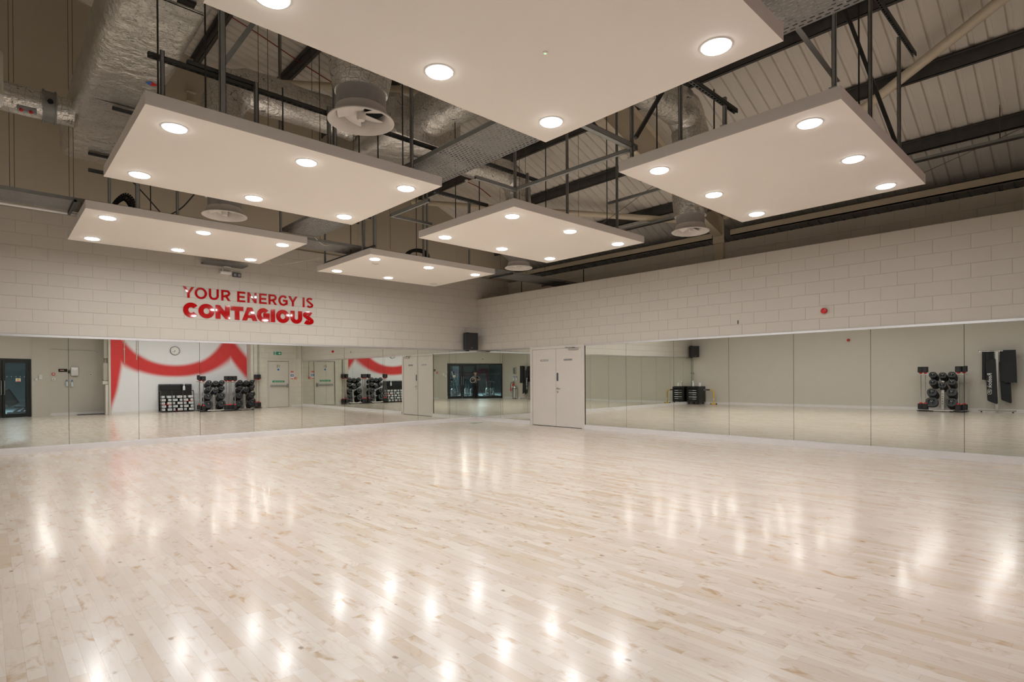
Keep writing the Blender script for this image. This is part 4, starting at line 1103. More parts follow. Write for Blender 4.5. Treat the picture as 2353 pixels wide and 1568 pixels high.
# black cage of white blocks --------------------------------------------------
cg = thing('storage_cage', 'low black wire cage holding three columns of white blocks by the mural', 'storage cage', (-5.16,-13.13,0))
cx0, cx1, cy0, cy1 = -5.76, -4.58, -13.40, -12.90
mb = MB()
def bar(a, b, r=.012): mb.beam(a, b, r*2, r*2)
hz = .86
for x in (cx0, cx0+.395, cx0+.79, cx1):
    bar((x,cy1,.02), (x,cy1-.16,hz)); bar((x,cy0,.02), (x,cy0,1.12)); bar((x,cy0,hz), (x,cy1-.16,hz)); bar((x,cy0,.03), (x,cy1,.03))
for z, y in ((.03,cy1),(hz,cy1-.16)): bar((cx0,y,z), (cx1,y,z), .014)
bar((cx0,cy0,1.12), (cx1,cy0,1.12)); bar((cx0,cy0,.03), (cx1,cy0,.03))
mb.build('frame', M['blackmetal'], cg)
for a, b in ((cx0+.02,cx0+.78),(cx0+.80,cx1-.02)):
    mb = MB(); mb.box((a,cy0+.01,hz+.01), (b,cy0+.10,1.10)); mb.build('back_panel', M['foam'], cg, bevel=.01)
mb = MB(); mb.box((cx0+.01,cy0,.03), (cx1-.01,cy0+.02,hz)); mb.build('liner', M['black'], cg)
mb = MB(); mb.box((cx0+.02,cy0,.035), (cx1-.02,cy1-.02,.05)); mb.build('tray', M['black'], cg)
for ci in range(3):
    for ri in range(5):
        z0 = .055+ri*.128; yf = cy1-.05-.16*(z0/hz)
        x0 = cx0+.03+ci*.395; wtot = .345
        cut = [.45,.6,.35,.55,.4,.62][(ci*2+ri*3)%6]
        for si, (a, b) in enumerate(((0,cut-.13),(cut+.13,1))):
            mb = MB(); xa_, xb_ = x0+a*wtot, x0+b*wtot
            mb.box((xa_,yf-.26,z0), (xb_,yf,z0+.092))
            r = thing('foam_block', 'white block in the black cage, %s column, %s layer up, %s piece' % (('mural side','middle','stand side')[ci], ORD[ri], ('first','second')[si]), 'block', ((xa_+xb_)/2,yf-.13,z0), 0, 'white blocks in the black cage')
            mb.build('body', M['clear'] if (ci+ri+si)%3 else M['white'], r, bevel=.006)
            mb = MB(); w_ = (xb_-xa_)
            mb.box((xa_+w_*.2,yf,z0+.04), (xb_-w_*.2,yf+.001,z0+.065)); mb.build('print', M['grey'], r)
        mb = MB(); mb.box((x0,yf-.26,z0-.014), (x0+wtot,yf+.004,z0-.002)); o = mb.build('shelf_strip', M['red'] if (ri*3+ci)%5 == 1 else M['blackmetal'], cg)
def bottle(lab, loc, head='white', body='clear', r=.035, h=.20, grp=None):
    root = thing('spray_bottle', lab, 'spray bottle', loc, 0, grp)
    T = Matrix.Translation(loc)
    mb = MB(); mb.lathe([(r*.95,0),(r,.01),(r,h*.62),(r*.75,h*.78),(r*.36,h*.88),(r*.36,h)], 18, T, True, True); mb.build('body', M[body], root, smooth=True)
    mb = MB(); mb.box((loc[0]-.015,loc[1]-.022,loc[2]+h), (loc[0]+.015,loc[1]+.05,loc[2]+h+.045)); mb.box((loc[0]-.006,loc[1]+.025,loc[2]+h-.04), (loc[0]+.006,loc[1]+.035,loc[2]+h)); mb.build('trigger', M[head], root, bevel=.004)
    return root
bottle('pale spray bottle standing on top of the black cage', (-4.9,-13.17,.875), 'white', 'clear', .045, .22)

# ------------------------------------------------------------------ recess wall (left mirrors)
yr = -14.7
callpoint('red fire call point on the cream recess wall', (-9.0,yr,1.60), Matrix.Translation((-9.0,yr,1.60)) @ RYp)
kb = thing('key_switch', 'small white key switch below the recess call point', 'switch', (-9.0,yr,1.40))
mb = MB(); mb.box((-9.05,yr,1.35), (-8.95,yr+.04,1.45)); mb.build('case', M['white'], kb, bevel=.006)
mb = MB(); mb.box((-9.015,yr+.04,1.385), (-8.985,yr+.043,1.415)); mb.build('key_hole', M['dgrey'], kb)
ds = thing('display_sign', 'black digital display strip on the recess wall', 'display', (-8.72,yr,1.74))
mb = MB(); mb.box((-8.85,yr,1.685), (-8.58,yr+.03,1.80)); mb.build('case', M['black_screen'], ds, bevel=.004)
text_mesh('CLASS', .05, face((-8.70,yr+.031,1.745), FX), M['screen'], 'readout', ds) if False else None
mb = MB()
for k in range(7): mb.box((-8.80+k*.018,yr+.030,1.735), (-8.79+k*.018,yr+.0305,1.755))
mb.build('readout', M['screen'], ds)
cb = thing('control_box', 'small black control box between display strip and towel dispenser', 'control box', (-8.53,yr,1.69))
mb = MB(); mb.box((-8.56,yr,1.63), (-8.50,yr+.04,1.75)); mb.build('case', M['black'], cb, bevel=.004)
def dispenser(lab, c, T):
    root = thing('towel_dispenser', lab, 'towel dispenser', c)
    mb = MB(); mb.prism(rrect(.25,.36,.03), .10, T); mb.build('case', M['steelbrush'], root, bevel=.012)
    mb = MB(); mb.prism([(-.11,.10),(.11,.10),(.05,.02),(-.05,.02)], .012, T @ Matrix.Translation((0,.04,.10))); mb.build('cover', M['alu'], root)
    mb = MB(); mb.box((-.06,-.185,.03), (.06,-.175,.08), T); mb.build('slot', M['dark'], root)
dispenser('steel paper towel dispenser on the cream recess wall', (-8.36,yr,1.70), face((-8.36,yr,1.70), FX))
SB = 'spray bottles hooked on the walls'
bottle('clear spray bottle with blue trigger hooked under the recess dispenser, left in the mirror', (-8.60,yr+.06,1.13), 'blue', 'clear', .038, .2, SB)
bottle('clear spray bottle with blue trigger hooked under the recess dispenser, right in the mirror', (-8.44,yr+.06,1.10), 'blue', 'clear', .045, .22, SB)
th = thing('thermostat', 'small white thermostat right of the recess towel dispenser in the mirror', 'thermostat', (-7.85,yr,1.57))
mb = MB(); mb.box((-7.90,yr,1.52), (-7.80,yr+.025,1.62)); mb.build('case', M['white'], th, bevel=.008)
mb = MB(); mb.box((-7.88,yr+.025,1.55), (-7.82,yr+.027,1.60)); mb.build('screen', M['grey'], th)
mb = MB(); mb.tube(bez([(-9.1,yr+.015,2.56),(-8.4,yr+.015,2.54),(-7.75,yr+.015,2.53),(-7.6,yr+.015,2.45)],6), .010, 8); tag(mb.build('conduit_pipe', M['panelgrey'], smooth=True), 'thin painted conduit along the top of the recess wall', 'conduit')
el = thing('electrical_panel', 'putty coloured electrical boxes on the mural return', 'electrical panel', (-7.5,-13.85,1.25))
mb = MB(); mb.box((-7.56,-14.05,1.32), (-7.42,-13.62,2.02)); mb.build('enclosure', M['panelgrey'], el, bevel=.01)
mb = MB(); mb.box((-7.575,-14.0,1.38), (-7.56,-13.68,1.96)); mb.build('door', M['panelgrey'], el, bevel=.004)
mb = MB(); mb.box((-7.54,-14.0,2.2), (-7.42,-13.66,3.3)); mb.build('trunking', M['panelgrey'], el, bevel=.006)
mb = MB()
for y in (-13.95,-13.75): mb.tube([(-7.47,y,2.02),(-7.47,y,2.2)], .02, 8)
mb.build('conduit', M['panelgrey'], el)
mb = MB(); mb.box((-7.60,-14.08,1.18), (-7.42,-13.56,1.31)); mb.build('ledge', M['door'], el, bevel=.01)
mb = MB(); mb.box((-7.52,-13.78,0), (-7.424,-13.5,1.17)); tag(mb.build('steel_column', M['door'], bevel=.006), 'cream column boxing under the electrical boxes', 'column')
mb = MB(); mb.box((-8.3,-14.66,.0005), (-7.45,-14.25,.012)); tag(mb.build('floor_mat', M['foam']), 'dark floor mat at the foot of the recess wall', 'mat')
# wall switches on the short pier by the glazed door
pv_ = (Vector((-9.13,-14.7,0))-J); pd = pv_.normalized()
sp_ = thing('light_switch', 'white light switch plates beside the black framed glass door', 'switch', J+pd*.2+Vector((0,0,1.38)))
for t_, z, w in ((.16,1.39,.07),(.29,1.44,.10),(.29,1.53,.10)):
    mb = MB(); c = J+pd*t_+Vector((0,.03,z)); mb.prism(rrect(w,.09 if w < .09 else .08,.008), .012, face(c, -pd)); mb.build('plate', M['white'], sp_)

# ------------------------------------------------------------------ glazed front with black frame
w1 = struct(thing('window_1', 'black framed glazed front with double door towards the gym', None, J+dg*GL/2)); del w1['category']
FR = .07
def gpart(name, mat, s0, s1, z0, z1, parent, d0=-.05, d1=.03, bevel=.004):
    mb = MB(); gbox(mb, s0, s1, d0, d1, z0, z1); return mb.build(name, M[mat], parent, bevel=bevel)
gpart('head_rail', 'blackmetal', 0, GL, 2.08, 2.16, w1); gpart('sill_rail', 'blackmetal', 1.78, GL, 0, .14, w1)
for s in (0, 1.74, GL-.07): gpart('mullion', 'blackmetal', s, s+.07, 0, 2.10, w1)
for s0, s1 in ((.07,.90),(.91,1.74)):
    lf = gpart('door_leaf', 'blackmetal', s0+.005, s0+.09, .01, 2.08, w1)
    for a, b, z0, z1 in ((s1-.09,s1-.005,.01,2.08),(s0+.09,s1-.09,.01,.15),(s0+.09,s1-.09,2.0,2.08)):
        gpart('rail', 'blackmetal', a, b, z0, z1, lf)
    gpart('pane', 'glass', s0+.09, s1-.09, .15, 2.0, lf, -.012, -.004, 0)
    mb = MB(); sx = s1-.045 if s0 < .5 else s0+.045
    for dd in (.06,): mb.tube([GP(sx,.03,.85),GP(sx,dd+.02,.85),GP(sx,dd+.02,1.35),GP(sx,.03,1.35)], .011, 8)
    mb.build('door_handle', M['steelbrush'], lf, smooth=True)
gpart('pane', 'glass', 1.81, GL-.07, .14, 2.08, w1, -.012, -.004, 0)
gpart('transom', 'blackmetal', 2.6, 2.64, .14, 2.08, w1)
mb = MB()
s = .2
while s < GL-.1:
    mb.lathe([(.012,0),(.012,.001)], 10, face(GP(s,-.003,1.50), -dg), True, True); s += .135
mb.build('manifestation_dots', M['white'], w1)
ws = thing('warning_sign', 'small white and red prohibition sign stuck on the glass door', 'sign', GP(.40,-.003,1.36))
mb = MB(); gbox(mb, .32,.48,-.003,-.002,1.31,1.44); mb.build('sheet', M['white'], ws)
mb = MB(); gbox(mb, .33,.47,-.002,-.0012,1.315,1.34); mb.build('red_strip', M['red'], ws)
mb = MB(); gbox(mb, .36,.44,-.002,-.0012,1.36,1.42); mb.build('symbol', M['yellow'], ws)

# ------------------------------------------------------------------ side wall things (seen in the right mirrors)
rk = thing('equipment_rack', 'black sound equipment rack on castors in the mirrored corner', 'equipment rack', (-12.4,-.37,0))
x0, x1, y0, y1 = -12.72, -12.1, -.67, -.08
mb = MB(); mb.box((x0,y0,.10), (x1-.03,y1,.80)); mb.build('cabinet', M['blackmetal'], rk, bevel=.012)
mb = MB(); mb.box((x1-.03,y0+.03,.14), (x1-.02,y1-.03,.77)); dr_ = mb.build('door', M['black_screen'], rk)
mb = MB()
for z in (.16,.74): mb.box((x1-.02,y0+.02,z-.02), (x1-.005,y1-.02,z+.02))
for y in (y0+.02,y1-.06): mb.box((x1-.02,y,.14), (x1-.005,y+.04,.76))
mb.build('door_frame', M['blackmetal'], dr_)
for z, m_ in ((.62,'dgrey'),(.52,'grey'),(.43,'dgrey'),(.33,'grey'),(.24,'dgrey')):
    mb = MB(); mb.box((x1-.022,y0+.10,z-.022), (x1-.016,y1-.10,z+.022)); u = mb.build('equipment_unit', M[m_], rk)
    mb = MB(); mb.box((x1-.016,y0+.14,z-.006), (x1-.0155,y0+.30,z+.006)); mb.build('display', M['rackled'], u)
for x in (x0+.07,x1-.09):
    for y in (y0+.07,y1-.07):
        mb = MB(); mb.lathe([(.04,-.015),(.04,.015)], 14, Matrix.Translation((x,y,.041)) @ RYm, True, True); mb.box((x-.02,y-.02,.07), (x+.02,y+.02,.10)); mb.build('castor', M['rubber'], rk)
mb = MB(); mb.box((x0+.1,y0-.003,.60), (x0+.13,y0,.68)); mb.build('label_plate', M['white'], rk)
bottle('white spray bottle on top of the equipment rack', (-12.3,-.30,.80), 'white', 'clear', .04, .20)
cd = thing('card_stand', 'white card leaning on top of the equipment rack', 'card', (-12.42,-.55,.80))
mb = MB(); mb.beam((-12.42,-.55,.80), (-12.46,-.55,.96), .10, .006, (1,0,0)); mb.build('card', M['white'], cd)
mb = MB(); mb.beam((-12.45,-.55,.80), (-12.47,-.55,.88), .03, .01, (1,0,0)); mb.build('prop', M['grey'], cd)
yl = thing('lifting_lever', 'bent yellow tube lever with black grip beside the equipment rack', 'lever', (-12.5,-1.17,0))
mb = MB(); mb.tube(bez([(-12.5,-1.17,.03),(-12.5,-1.17,.45),(-12.5,-1.16,.56),(-12.5,-1.10,.63),(-12.5,-.98,.645)],6), .024, 12); mb.build('tube', M['yellow'], yl, smooth=True)
mb = MB(); mb.tube([(-12.5,-1.0,.645),(-12.5,-.82,.645)], .028, 12); mb.build('grip', M['rubber'], yl, smooth=True)
mb = MB(); mb.box((-12.56,-1.28,.012), (-12.44,-1.06,.05)); mb.build('foot', M['yellow'], yl, bevel=.01)
mb = MB()
for y in (-1.30,-1.04): mb.ball((-12.5,y,.032), .032, 10)
mb.build('foot_cap', M['rubber'], yl)
mb = MB(); mb.box((-12.477,-1.185,.18), (-12.474,-1.155,.28)); mb.build('sticker', M['white'], yl)
# speaker cable down the corner
mb = MB(); mb.tube(bez([(-12.74,-.05,2.1),(-12.75,-.05,1.6),(-12.745,-.05,1.2),(-12.75,-.05,.6)],6), .012, 8); mb.box((-12.80,-.07,1.38), (-12.70,-.03,1.41)); tag(mb.build('cable_run', M['grey'], smooth=True), 'grey cable clipped down the corner behind the equipment rack', 'cable')

# mat hanger
hx, hy = -L+.30, -10.66
hr = thing('mat_hanger', 'silver T shaped stand hung with black exercise mats', 'mat stand', (hx,hy,0))
mb = MB(); mb.box((hx-.025,hy-.04,.06), (hx+.025,hy+.04,1.93)); mb.build('post', M['steelbrush'], hr, bevel=.004)
mb = MB(); mb.tube([(hx,hy-.43,1.95),(hx,hy+.45,1.95)], .014, 10); mb.tube([(hx,hy+.45,1.95),(hx,hy+.45,1.99)], .012, 8); mb.build('top_rail', M['chrome'], hr, smooth=True)
mb = MB(); mb.box((hx-.03,hy-.46,.035), (hx+.03,hy+.46,.075)); mb.box((hx-.22,hy-.03,.035), (hx+.25,hy+.03,.07)); mb.build('base', M['steelbrush'], hr, bevel=.008)
for y in (-.38,.38):
    mb = MB(); mb.lathe([(.022,0),(.022,.036)], 10, Matrix.Translation((hx,hy+y,0)), True, True); mb.build('foot', M['rubber'], hr)
MG = 'black exercise mats on the stand'
def hung(lab, y, w, z0, z1, x, sk=0.0, th=.012):
    root = thing('exercise_mat', lab, 'exercise mat', (x,y,z0), 0, MG)
    mb = MB(); n = 8; vs = []
    for i in range(n+1):
        t = i/n; z = z1+(z0-z1)*t; wob = .006*math.sin(t*5+y*9)
        for dx in (0,th): vs += [(x+dx+wob, y-w/2+sk*t, z), (x+dx+wob, y+w/2+sk*t, z)]
    fs = []
    for i in range(n):
        a = i*4; b = a+4
        fs += [(a,a+1,b+1,b),(a+2,b+2,b+3,a+3),(a,b,b+2,a+2),(a+1,a+3,b+3,b+1)]
    fs += [(0,2,3,1),(n*4,n*4+1,n*4+3,n*4+2)]
    mb.add(vs, fs); mb.build('sheet', M['foam'], root)
    mb = MB(); mb.lathe([(.014,-.003),(.014,th+.004)], 10, Matrix.Translation((x,y,z1-.03)) @ RXp, True, True); mb.build('eyelet', M['rubber'], root)
    return root
k = 0
for i in range(5): hung('black mat hanging at the rack side of the stand, %s from the post' % ORD[i], hy+.11+i*.055, .075, 1.0+.01*i, 1.97, hx-.06+.018*(i%3))
for i in range(4): hung('narrow black mat hanging on the far side of the stand, %s from the post' % ORD[i], hy-.10-i*.05, .07, .99, 1.97, hx-.05+.018*(i%3))
hung('broad black mat, outermost on the far side of the stand', hy-.30, .30, .95, 1.975, hx+.01, -.03)
def slabm(lab, y, z0, z1, x, sk, name, logo=False):
    root = thing('exercise_mat', lab, 'exercise mat', (x,y,z0), 0, MG)
    w = .25; pol = [(-w/2+.03,z1),(w/2-.02,z1-.09),(w/2,z1-.13),(w/2-sk,z0+.12),(w/2-sk-.03,z0+.09),(-w/2-sk+.02,z0-.0),(-w/2-sk,z0+.03),(-w/2,z1-.03)]
    # mirrored view: the slanted outline leans towards the rack
    mb = MB(); Mx = face((x,y,0), (0,1,0)); mb.prism(pol, .022, Mx); mb.build('sheet', M['foam'], root, bevel=.006)
    if logo:
        text_mesh('Reebok', .155, face((x+.0235,y+.015,1.02), (0,0,-1), (0,1,0)), M['white'], 'lettering', root, .0005)
        mb = MB(); F2 = face((x+.0228,y+.02,.66), (0,1,0))
        o_ = rrect(.09,.16,.03); 
        for i in range(len(o_)):
            a = o_[i]; b = o_[(i+1)%len(o_)]
            mb.beam(F2 @ Vector((*a,0)), F2 @ Vector((*b,0)), .008, .001, (1,0,0))
        for a, b in (((-.03,.05),(.03,-.01)),((.03,-.01),(-.02,-.05)),((-.02,.0),(.025,.045))): mb.beam(F2 @ Vector((*a,0)), F2 @ Vector((*b,0)), .011, .001, (1,0,0))
        mb.build('emblem', M['white'], root)
    return root
slabm('long black mat with white lettering, hung in front of the stand', hy+.15, .27, 1.72, hx+.045, .05, 'a', True)
slabm('long plain black mat, hanging low behind the far side of the stand', hy-.17, .30, 1.72, hx-.085, .05, 'b')

# corner by the glazed front: dispenser, bottles, extinguisher, bin
xs_ = -L
dispenser('steel paper towel dispenser on the plain wall above the bin', (xs_,-11.85,1.70), face((xs_,-11.85,1.70), (0,1,0)))
bottle('spray bottle hooked left below the dispenser over the bin', (xs_+.06,-11.95,1.10), 'blue', 'clear', .04, .2, SB)
bottle('spray bottle hooked right below the dispenser over the bin', (xs_+.06,-11.72,1.10), 'blue', 'clear', .04, .2, SB)
fe = thing('fire_extinguisher', 'red fire extinguisher with black horn hung beside the steel bin', 'fire extinguisher', (xs_+.1,-11.95,.45))
T = Matrix.Translation((xs_+.10,-11.95,.48))
mb = MB(); mb.lathe([(.05,0),(.07,.02),(.07,.36),(.05,.42),(.025,.45),(.025,.48)], 20, T, True, True); mb.build('cylinder', M['red'], fe, smooth=True)
mb = MB(); mb.box((xs_+.08,-12.02,.97), (xs_+.12,-11.86,.99)); mb.box((xs_+.08,-12.0,1.01), (xs_+.12,-11.86,1.03)); mb.build('valve_lever', M['black'], fe)
mb = MB(); mb.tube(bez([(xs_+.10,-11.97,.98),(xs_+.14,-12.10,.96),(xs_+.15,-12.17,.80),(xs_+.13,-12.16,.70)],6), .012, 8); mb.build('hose', M['rubber'], fe, smooth=True)
mb = MB(); mb.tube([(xs_+.13,-12.16,.72),(xs_+.12,-12.17,.45)], [.02,.04], 12); part(mb.build('horn', M['red'], fe, smooth=True), 'red discharge horn')
mb = MB(); mb.box((xs_+.165,-11.99,.62), (xs_+.172,-11.91,.74)); mb.build('label', M['white'], fe)
bn = thing('waste_bin', 'tall stainless steel bin with a domed lid', 'bin', (xs_+.22,-11.70,0))
T = Matrix.Translation((xs_+.22,-11.70,0))
mb = MB(); mb.lathe([(.14,0),(.14,.62)], 28, T, True, True); mb.build('body', M['chrome'], bn, smooth=True)
mb = MB(); mb.lathe([(.15,.62),(.15,.66),(.13,.74),(.08,.79),(.001,.81)], 28, T, True); mb.build('lid', M['steelbrush'], bn, smooth=True)
mb = MB(); mb.lathe([(.152,.60),(.152,.63)], 28, T); mb.lathe([(.145,0),(.145,.03)], 28, T); mb.build('band', M['black'], bn, smooth=True)
wc = thing('wall_camera', 'small white camera on the wall above the glazed front', 'camera', GP(2.2,.06,2.45))
mb = MB(); c = GP(2.2,.03,2.5); mb.cbox(c, (.08,.06,.08)); mb.build('mount', M['white'], wc, bevel=.006)
mb = MB(); mb.tube([GP(2.2,.03,2.46), GP(2.2,.14,2.42)], .028, 12); mb.build('body', M['grey'], wc, smooth=True)

# ------------------------------------------------------------------ the gym behind the glass
mb = MB(); mb.box((-22,-25,-.12), (-7.5,-15.6,-.001)); mb.box((-22,-15.6,-.12), (-13.01,-9,-.001)); struct(mb.build('floor_gym', M['gymfloor']))
mb = MB(); mb.box((-22,-25.2,0), (-6,-25,3.2)); mb.box((-22.2,-25,0), (-22,-9,3.2)); mb.box((-22,-9,0), (-13.01,-8.8,3.2)); mb.box((-7.5,-25,0), (-7.3,-14.9,3.2)); struct(mb.build('wall_gym', M['gymwall']))
mb = MB(); mb.box((-22,-25,3.0), (-7.3,-14.9,3.1)); mb.box((-22,-14.9,3.0), (-13.01,-9,3.1)); struct(mb.build('ceiling_gym', M['gymwall']))
mb = MB(); mb.box((-16.5,-22.9,0), (-15.9,-22.3,3.0)); struct(mb.build('pillar_gym', M['gymwall']))
gi = 0
for x, y in ((-11.5,-17.5),(-14.5,-17.0),(-17.5,-16.5),(-13,-20.5),(-16.5,-20),(-15.5,-13),(-10.2,-20)):
    gl_ = thing('gym_light', 'cool ceiling light in the gym behind the glass, number %s from the door' % ORD[gi], 'light', (x,y,2.97), 0, 'cool lights in the gym'); gi += 1
    mb = MB(); mb.box((x-.62,y-.09,2.96), (x+.62,y+.09,3.0)); mb.build('housing', M['white'], gl_)
    mb = MB(); mb.box((x-.6,y-.07,2.952), (x+.6,y+.07,2.96)); mb.build('diffuser', M['gymlamp'], gl_)
def bike(lab, x, y, rot):
    root = thing('spin_bike', lab, 'exercise bike', (x,y,0), rot, 'exercise bikes in the gym')
    mb = MB()
    for xx in (-.45,.45): mb.box((xx-.03,-.25,0), (xx+.03,.25,.06))
    mb.beam((-.45,0,.06), (.45,0,.10), .06, .06); mb.beam((-.35,0,.08), (-.10,0,.75), .05, .05, (0,1,0)); mb.beam((.30,0,.1), (-.2,0,.6), .06, .06, (0,1,0)); mb.beam((.30,0,.1), (.42,0,1.0), .05, .05, (0,1,0))
    mb.build('frame', M['dgrey'], root, local=True)
    mb = MB(); mb.lathe([(.10,-.03),(.25,-.03),(.26,0),(.25,.03),(.10,.03)], 28, Matrix.Translation((.33,0,.33)) @ RYm); mb.build('flywheel', M['steelbrush'], root, smooth=True, local=True)
    mb = MB(); mb.beam((-.10,0,.75), (-.06,0,.95), .03, .03, (0,1,0)); mb.box((-.2,-.1,.95), (.08,.1,1.0)); mb.build('saddle', M['black'], root, bevel=.015, local=True)
    mb = MB(); mb.tube(bez([(.62,-.2,1.14),(.52,-.22,1.08),(.40,-.1,1.04),(.40,.1,1.04),(.52,.22,1.08),(.62,.2,1.14)],4), .016, 8); mb.box((.40,-.08,1.08), (.44,.08,1.22)); mb.build('handlebar', M['black'], root, local=True)
    for s in (-1,1):
        mb = MB(); mb.beam((.0,s*.08,.38), (.12*s,s*.10,.26), .025, .015, (0,1,0)); mb.box((.12*s-.05,s*.10-.04,.24), (.12*s+.05,s*.10+.04,.265)); mb.build('pedal', M['steelbrush'], root, local=True)
    return root
GB = [(-14.2,-15.6,.5),(-13.2,-16.4,.5),(-12.2,-17.2,.5),(-11.3,-18.0,.5),(-15.4,-17.4,.5),(-14.3,-18.4,.5)]
for i, (x,y,r) in enumerate(GB): bike('black exercise bike behind the glass, %s of six in the gym' % ORD[i], x, y, r)
def stepper(lab, x, y, rot):
    root = thing('cross_trainer', lab, 'cross trainer', (x,y,0), rot, 'cross trainers in the gym')
    mb = MB(); mb.box((-.8,-.3,0), (.8,.3,.12)); mb.box((.45,-.14,.1), (.85,.14,.75)); mb.beam((.55,0,.7), (.45,0,1.55), .08, .08, (0,1,0)); mb.build('body', M['dgrey'], root, bevel=.02, local=True)
    for s in (-1,1):
        mb = MB(); mb.tube([(.65,s*.26,.25),(.5,s*.27,1.1),(.25,s*.25,1.75)], .02, 8); mb.build('arm', M['steelbrush'], root, local=True)
        mb = MB(); mb.beam((.6,s*.2,.3), (-.6,s*.2,.28), .10, .05); mb.build('footplate', M['black'], root, local=True)
    mb = MB(); mb.box((.38,-.18,1.5), (.44,.18,1.75)); mb.build('console', M['black_screen'], root, bevel=.01, local=True)
for i, (x,y,r) in enumerate(((-13.0,-19.5,2.6),(-14.2,-20.6,2.6),(-11.9,-20.2,2.6))): stepper('dark cross trainer deep in the gym, %s of three' % ORD[i], x, y, r)
def plate_machine(lab, x, y, rot):
    root = thing('leg_press', lab, 'weights machine', (x,y,0), rot)
    mb = MB(); mb.box((-.9,-.4,0), (.9,-.32,.08)); mb.box((-.9,.32,0), (.9,.4,.08)); mb.beam((-.7,-.36,.08), (.7,-.36,1.1), .07, .07, (0,1,0)); mb.beam((-.7,.36,.08), (.7,.36,1.1), .07, .07, (0,1,0)); mb.beam((.7,-.4,1.1), (.7,.4,1.1), .06, .06); mb.beam((.7,-.36,0), (.7,-.36,1.1), .06, .06, (0,1,0)); mb.beam((.7,.36,0), (.7,.36,1.1), .06, .06, (0,1,0)); mb.build('frame', M['dgrey'], root, local=True)
    mb = MB(); mb.beam((-.75,0,.3), (-.35,0,.28), .4, .09); mb.beam((-.8,0,.35), (-1.15,0,.95), .4, .09, (0,1,0)); mb.build('seat', M['black'], root, bevel=.02, local=True)
    mb = MB(); mb.beam((.2,0,.45), (-.1,0,.95), .5, .04, (0,1,0)); mb.build('footplate', M['steelbrush'], root, local=True)
    mb = MB(); mb.tube([(.25,-.75,.85),(.25,.75,.85)], .022, 8); mb.build('axle', M['chrome'], root, smooth=True, local=True)
    for s in (-1,1):
        for q in range(3):
            mb = MB(); mb.lathe([(.03,-.02),(.21,-.02),(.22,0),(.21,.02),(.03,.02)], 24, Matrix.Translation((.25,s*(.5+q*.05),.85)) @ RYm, True, True); mb.build('plate', M['rubber'], root, smooth=True, local=True)
    mb = MB(); mb.beam((-.2,-.42,.3), (.35,-.42,.12), .05, .03); part(mb.build('safety_lever', M['yellow'], root, local=True), 'yellow safety lever')
plate_machine('dark plate loaded leg press seen through the glass door', -9.3, -17.6, .35)

# ------------------------------------------------------------------ photographer and tripod
CAMP = Vector((-10.8821,-13.1912,1.3012)); fd = Vector((.6826,.7308,0)); rt = Vector((.7308,-.6826,0))
tp = thing('camera_tripod', 'camera on a black tripod mirrored in the far corner', 'tripod', (CAMP.x-fd.x*.12,CAMP.y-fd.y*.12,0))
hd0 = CAMP-fd*.14
mb = MB(); Mc = Matrix((rt, fd, Vector((0,0,1)))).transposed().to_4x4(); Mc.translation = CAMP-fd*.135
mb.box((-.07,-.04,-.05), (.07,.04,.05), Mc); mb.box((-.03,-.04,.05), (.03,.03,.075), Mc); cbd = mb.build('camera_body', M['black'], tp, bevel=.008)
mb = MB(); Ml = Matrix((rt, Vector((0,0,1)), -fd)).transposed().to_4x4(); Ml.translation = CAMP-fd*.02
mb.lathe([(.036,0),(.038,.01),(.038,.075)], 24, Ml); lens = mb.build('lens', M['black'], cbd, smooth=True)
mb = MB(); mb.lathe([(.036,.02),(.001,.02)], 20, Ml); mb.build('front_glass', M['black_screen'], lens)
top = hd0+Vector((0,0,-.10))
mb = MB(); mb.tube([top+Vector((0,0,.05)), top+Vector((0,0,-.35))], .016, 10); mb.ball(top+Vector((0,0,.02)), .028, 10); mb.build('centre_column', M['blackmetal'], tp, smooth=True)
for k in range(3):
    a = 2*PI*k/3+.3; e = Vector((math.cos(a)*.42, math.sin(a)*.42, 0)); b = Vector((top.x,top.y,0))
    mb = MB(); p0 = top+Vector((0,0,-.10)); p1 = b+e+Vector((0,0,.005)); mb.tube([p0, p0.lerp(p1,.5), p1], [.016,.013,.010], 8); mb.build('leg', M['blackmetal'], tp, smooth=True)

